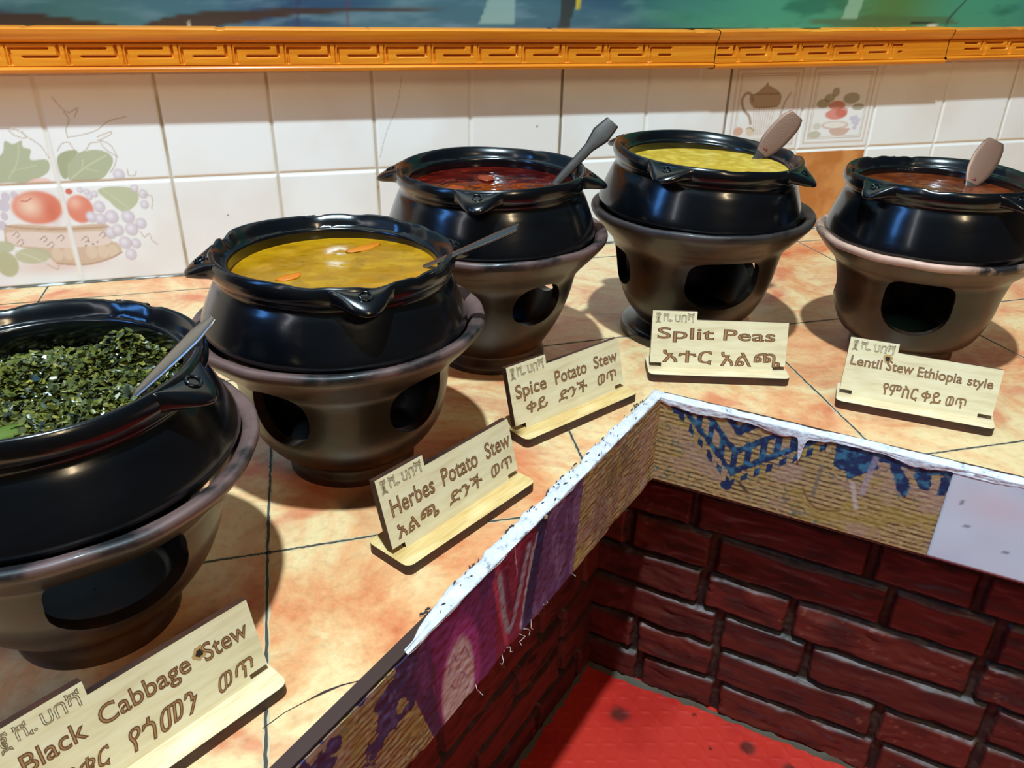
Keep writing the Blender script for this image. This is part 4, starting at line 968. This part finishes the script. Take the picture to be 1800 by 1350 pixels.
# ------------------------------------------------------------------ spoons standing in the stews
steel = new_mat('worn_steel', (176, 170, 164), 0.26, Metallic=1.0); bump(steel, 120, .15, .0006)
steel_dark = new_mat('dark_steel', (62, 56, 52), 0.42, Metallic=0.7); bump(steel_dark, 120, .2, .0006)
steel_warm = new_mat('brushed_steel', (112, 82, 66), 0.5, Metallic=0.6); bump(steel_warm, 160, .2, .0006, 4, (1, 1, 6))
def spoon(name, label, P, W, Tk, facing, mat, rivet=None, reflection_shank=0):
    """P points from the bowl end to the tip of the handle; W half-widths; Tk half thickness; facing: direction the flat face looks"""
    root = thing(name, label, 'spoon', P[0], 0, 'spoons left in the pots')
    P = [Vector(p) for p in P]
    pts = smooth3(P, 6); n = len(pts); ws = np.interp(np.linspace(0, len(P)-1, n), range(len(P)), W); tk = np.interp(np.linspace(0, len(P)-1, n), range(len(P)), Tk)
    rings = []
    for i, p in enumerate(pts):
        t = (pts[min(i+1, n-1)]-pts[max(i-1, 0)]).normalized(); f = (facing-t*facing.dot(t)).normalized(); u = t.cross(f)
        ring = []
        for k in range(12):
            q = 2*math.pi*k/12; ring.append((p-P[0]+u*(ws[i]*math.copysign(abs(math.cos(q))**.5, math.cos(q)))+f*(tk[i]*math.copysign(abs(math.sin(q))**.7, math.sin(q)))))
        rings.append(ring)
    ks = int(reflection_shank*(n-1))
    for nm, lo, hi, mm in (('handle', ks, n-1, mat), ('reflection_shank', 0, ks, steel_dark)):  # lower end's dark colour stands in for a blackish reflection on the handle
        if hi <= lo: continue
        bm = bmesh.new(); R_ = [[bm.verts.new(p) for p in ring] for ring in rings[lo:hi+1]]
        for A, B in zip(R_, R_[1:]):
            for k in range(12): bm.faces.new((A[k], A[(k+1) % 12], B[(k+1) % 12], B[k]))
        bm.faces.new(R_[0][::-1]); bm.faces.new(R_[-1])
        obj(nm, bm, mm, root, angle=50)
    t = (P[0]-P[1]).normalized(); f = (facing-t*facing.dot(t)).normalized(); u = t.cross(f)      # the bowl, under the surface
    bm = bmesh.new(); g = []
    for i in range(7):
        row = []
        for k in range(12):
            q = 2*math.pi*k/12; r = i/6; row.append(bm.verts.new(t*(.011+.013*r*math.cos(q))+u*(.011*r*math.sin(q))+f*(-.005*(1-r*r))))
        g.append(row)
    for A, B in zip(g, g[1:]):
        for k in range(12): bm.faces.new((A[k], A[(k+1) % 12], B[(k+1) % 12], B[k]))
    o = obj('bowl', bm, mat, root, smooth=True); md = o.modifiers.new('s', 'SOLIDIFY'); md.thickness = .001
    if rivet:
        i = int(rivet*(n-1)); p = pts[i]-P[0]; tt = (pts[i+1]-pts[i-1]).normalized(); f = (facing-tt*facing.dot(tt)).normalized(); u = tt.cross(f)
        bm = bmesh.new(); bmesh.ops.create_uvsphere(bm, u_segments=16, v_segments=8, radius=1)
        mt = Matrix((u*.0032, tt*.0020, f*.0012)).transposed().to_4x4(); mt.translation = p+f*tk[i]*.9
        bmesh.ops.transform(bm, matrix=mt, verts=bm.verts); o = obj('hang_dimple', bm, new_mat('dimple_red_brown', (112, 44, 36), .3), root, smooth=True); o['label'] = 'red-brown dimple'
    return root
def smooth3(P, sub):
    out = []
    for i in range(len(P)-1):
        a, b, c, d = P[max(i-1, 0)], P[i], P[i+1], P[min(i+2, len(P)-1)]
        for s in range(sub):
            t = s/sub; out.append(.5*((2*b)+(c-a)*t+(2*a-5*b+4*c-d)*t*t+(3*b-a-3*c+d)*t**3))
    out.append(P[-1]); return out
camdir = Vector((0.1533, -1.2608, 0.3476))
def line_pts(p0, p1, n): p0 = Vector(p0); p1 = Vector(p1); return [p0.lerp(p1, i/(n-1)) for i in range(n)]
spoon('spoon', 'pale metal spoon lying on the rim of the cabbage pot', line_pts((.0377, -.7634, .172), (.1003, -.7463, .2215), 6), [.0030, .0048, .0068, .0080, .0084, .0040], [.001]*6, Vector((-.45, -.25, .86)), steel)
spoon('spoon', 'thin spoon seen edge-on across the chipped rim of the yellow stew pot', line_pts((.2628, -.5890, .1885), (.3312, -.6632, .2430), 6), [.0030, .0034, .0040, .0050, .0058, .0040], [.0009]*6, Vector((-.42, -.15, .80)), steel)
spoon('spoon', 'dark spoon with a waisted handle leaning in the dark red stew', line_pts((.4550, -.3910, .2060), (.5260, -.3850, .2740), 6), [.0042, .0056, .0056, .0062, .0115, .0085], [.0016]*6, Vector((-.35, -.80, .45)), steel_dark)
spoon('spoon', 'broad steel spoon handle standing in the mustard yellow puree', line_pts((.7341, -.3570, .2120), (.7870, -.3580, .2705), 11), [.0040, .0052, .0078, .0112, .0136, .0146, .0150, .0150, .0146, .0132, .0092], [.0011]*11, Vector((-.30, -.80, .42)), steel_warm, .30, .22)
spoon('spoon', 'broad steel spoon handle standing in the brown-red stew', line_pts((.9480, -.4910, .1950), (.9960, -.4690, .2512), 11), [.0040, .0052, .0078, .0112, .0136, .0146, .0156, .0156, .0146, .0132, .0092], [.0011]*11, Vector((-.42, -.75, .45)), steel_warm, .27, .20)

# ------------------------------------------------------------------ laser-cut wooden name signs
ply = new_mat('pale_plywood', (226, 205, 160), 0.55)
noise_color(ply, [(0.3, (218, 196, 152)), (0.5, (232, 214, 172)), (0.72, (240, 226, 190))], 26, 6, (1, 7, 7))
ply2 = new_mat('honey_plywood', (216, 180, 120), 0.55)
noise_color(ply2, [(0.3, (196, 154, 88)), (0.5, (218, 184, 122)), (0.72, (230, 204, 150))], 22, 6, (1, 8, 8))
ply3 = new_mat('blond_plywood', (226, 200, 156), 0.55)
noise_color(ply3, [(0.3, (208, 176, 132)), (0.5, (228, 204, 162)), (0.72, (236, 218, 182))], 22, 6, (1, 8, 8))
burnt = new_mat('laser_burnt_edge', (58, 30, 18), 0.6); noise_color(burnt, [(0.35, (42, 21, 14)), (0.6, (72, 40, 24))], 30, 4, (1, 1, 4))
ink = new_mat('burnt_outline', (104, 62, 34), 0.7); ink2 = new_mat('engraved_fill', (168, 124, 78), 0.7); ink3 = new_mat('logo_outline', (92, 76, 56), 0.7)

def text_mesh(body, outline, bevel=.035, shear=0.0):
    c = bpy.data.curves.new('t', 'FONT'); c.body = body; c.resolution_u = 4; c.shear = shear
    if outline: c.fill_mode = 'NONE'; c.bevel_depth = bevel; c.bevel_resolution = 0
    o = bpy.data.objects.new('t', c); COL.objects.link(o)
    dg = bpy.context.evaluated_depsgraph_get(); me = bpy.data.meshes.new_from_object(o.evaluated_get(dg))
    n = len(me.vertices); V = np.empty(n*3, np.float32); me.vertices.foreach_get('co', V); V = V.reshape(-1, 3)
    F = [tuple(p.vertices) for p in me.polygons]
    bpy.data.objects.remove(o); bpy.data.curves.remove(c); bpy.data.meshes.remove(me); return V, F
def lettering(name, words, parent, zoff, fill_m, line_m, bevel, shear=0.0):
    """words: (text, u0, u1, v0, v1 or cap height, has_descender)"""
    VV, FF, MI = [], [], []
    for (txt, u0, u1, v0, v1) in words:
        V, F = text_mesh(txt, False, shear=shear)
        mn, mx = V.min(0), V.max(0)
        if txt.isascii():                               # letters stand on the baseline, capitals fill the height
            mn = mn.copy(); mx = mx.copy(); mn[1] = 0.0; mx[1] = 0.729
        sx = (u1-u0)/(mx[0]-mn[0]); sy = (v1-v0)/(mx[1]-mn[1])
        sets = ([(V, F, 0)] if fill_m else [])
        Vo, Fo = text_mesh(txt, True, bevel, shear); sets.append((Vo, Fo, 1 if fill_m else 0))
        for (A, G, mi) in sets:
            k = len(VV)
            for p in A: VV.append((u0+(p[0]-mn[0])*sx, -zoff-(0.00012 if mi or not fill_m else 0)-p[2]*.002, v0+(p[1]-mn[1])*sy))
            FF += [tuple(i+k for i in f) for f in G]; MI += [mi]*len(G)
    me = bpy.data.meshes.new(name); me.from_pydata(VV, [], FF); me.polygons.foreach_set('material_index', MI)
    return link(name, me, [fill_m, line_m] if fill_m else [line_m], parent)
def sign(label, x, y, rz, sc, eng, amh, basemat, knot=None, shear=0.0):
    root = thing('name_sign', label, 'sign', (x, y, 0), rz, 'wooden name signs on the counter'); sc *= 1.1093; root.scale = (sc, sc, sc)
    W, lean = .1399, math.atan(.2793); t = .0088
    tilt = Matrix.Rotation(-lean, 4, 'X')
    bm = bmesh.new(); us = [0, .0118, .0457, W-.0125, W]; vs = [.0075, .0142, .0600, .0687]; T_ = .0062
    full = {(1, 0), (2, 0), (0, 1), (1, 1), (2, 1), (3, 1), (0, 2), (1, 2)}; vc = {}
    def vt(i, k, y):
        if (i, k, y) not in vc: vc[(i, k, y)] = bm.verts.new((us[i], y, vs[k]))
        return vc[(i, k, y)]
    for (i, k) in full:
        bm.faces.new((vt(i, k, 0), vt(i+1, k, 0), vt(i+1, k+1, 0), vt(i, k+1, 0))); bm.faces.new((vt(i, k, T_), vt(i, k+1, T_), vt(i+1, k+1, T_), vt(i+1, k, T_)))
        for di, dk, p, q in ((-1, 0, (i, k), (i, k+1)), (1, 0, (i+1, k), (i+1, k+1)), (0, -1, (i, k), (i+1, k)), (0, 1, (i, k+1), (i+1, k+1))):
            if (i+di, k+dk) not in full:
                f = bm.faces.new((vt(p[0], p[1], 0), vt(q[0], q[1], 0), vt(q[0], q[1], T_), vt(p[0], p[1], T_))); f.material_index = 1
    pl = obj('plate', bm, [ply, burnt], root); pl.rotation_euler = (-lean, 0, 0)
    # base slab with rounded corners
    bm = bmesh.new(); x0, x1, y0, y1, r = -.0022, W+.0022, -.0146, .030, .006; q = []
    for cx, cy, a in ((x1-r, y0+r, -90), (x1-r, y1-r, 0), (x0+r, y1-r, 90), (x0+r, y0+r, 180)):
        for i in range(6): th = math.radians(a+90*i/5); q.append((cx+r*math.cos(th), cy+r*math.sin(th)))
    lo = [bm.verts.new((p[0], p[1], 0)) for p in q]; hi = [bm.verts.new((p[0], p[1], t)) for p in q]
    bm.faces.new(hi); bm.faces.new(lo[::-1])
    for i in range(len(q)):
        f = bm.faces.new((lo[i], lo[(i+1) % len(q)], hi[(i+1) % len(q)], hi[i])); f.material_index = 1
    obj('base', bm, [basemat, burnt], root)
    m = 1000.0
    cv = lambda L: [(a, b/m, c/m, d/m, e/m) for (a, b, c, d, e) in L]
    lettering('logo_lettering', cv([('፪', 3.5, 8.5, 55.8, 66.2), ('ሺ.', 11, 20.5, 57.3, 66.2), ('ሀ', 23.5, 28.6, 57.5, 64.5), ('በ', 29.8, 35, 57.5, 64.8), ('ሻ', 36, 42.5, 57.2, 66.6)]), pl, .00012, None, ink3, .015)
    lettering('english_lettering', cv(eng), pl, .00008, ink2, ink, .018)
    lettering('amharic_lettering', cv(amh), pl, .00008, ink2, ink, .018, shear)
    if knot:
        ku, kv, kr = knot; bm = bmesh.new()
        for rad, mi, yy in ((kr*1.9, 0, -.0001), (kr, 1, -.0003)):
            vs = [bm.verts.new(((ku+rad*(1+.22*math.sin(3*i*math.pi/9+ku))*math.cos(i*math.pi/9))/m, yy, (kv+rad*(1.1+.2*math.cos(2*i))*math.sin(i*math.pi/9))/m)) for i in range(18)]
            f = bm.faces.new(vs); f.material_index = mi
        o = obj('wood_knot', bm, [new_mat('knot_halo', (190, 150, 96), .6), new_mat('knot_core', (46, 32, 20), .6)], pl); o['label'] = 'dark wood knot'
    return root
sign('pale wooden name sign lettered Black Cabbage Stew, at the lower left corner', -.0156, -.9356, .5857, .9681,
     [('Black', 8.5, 38.8, 39.2, 50.8), ('Cabbage', 46.5, 97.7, 39.2, 50.8), ('Stew', 106.5, 134.5, 38.6, 50.4)], [('ጥቁር', 16, 45.5, 17.5, 28.5), ('የጎመን', 55.8, 95.5, 14.5, 28.7), ('ወጥ', 108, 132, 14.8, 25.6)], ply3, (104.5, 46.0, 2.1), .25)
sign('wooden name sign lettered Herbes Potato Stew, in front of the yellow stew', .207, -.7587, .5863, .9975,
     [('Herbes', 7.4, 49.8, 36.7, 50.9), ('Potato', 59, 97.8, 36.9, 51.2), ('Stew', 108, 137, 37.2, 51.0)], [('አልጫ', 7.5, 48.7, 18.6, 29), ('ድንች', 60.5, 98, 19.3, 30.5), ('ወጥ', 109.5, 135, 19.6, 29.3)], ply2, None, .1)
sign('wooden name sign lettered Spice Potato Stew, beside the dark red stew', .3549, -.5999, .4152, 1.0265,
     [('Spice', 6, 41.8, 38.0, 50.7), ('Potato', 53.3, 93.3, 37.8, 50.7), ('Stew', 103.5, 135, 38.3, 50.4)], [('ቀይ', 15.5, 40.3, 20.3, 31.5), ('ድንች', 53.8, 91, 20.6, 32), ('ወጥ', 105.5, 131, 20.6, 30.6)], ply2, None, .1)
sign('wooden name sign lettered Split Peas, in front of the mustard yellow puree', .5487, -.4952, -.3257, 1.0237,
     [('Split', 6.5, 64.2, 40.0, 52.0), ('Peas', 74.5, 127, 40.0, 51.8)], [('አተር', 13.3, 63.5, 13.9, 27.5), ('አልጫ', 73.6, 134.5, 13.3, 27.2)], ply3)
sign('wooden name sign with a burnt spot lettered Lentil Stew Ethiopia style', .7277, -.6086, -.6741, .9813,
     [('Lentil', 4.6, 33.6, 41.0, 51.0), ('Stew', 38.2, 63, 41.0, 51.5), ('Ethiopia', 67.3, 107, 40.2, 50.4), ('style', 112, 134, 40.0, 49.5)], [('የምስር', 39.5, 71.5, 15.3, 28.5), ('ቀይ', 75.4, 93, 15.4, 27.5), ('ወጥ', 97.5, 115, 16, 26)], ply3, (37.8, 52.5, 2.2))

bpy.context.view_layer.update()
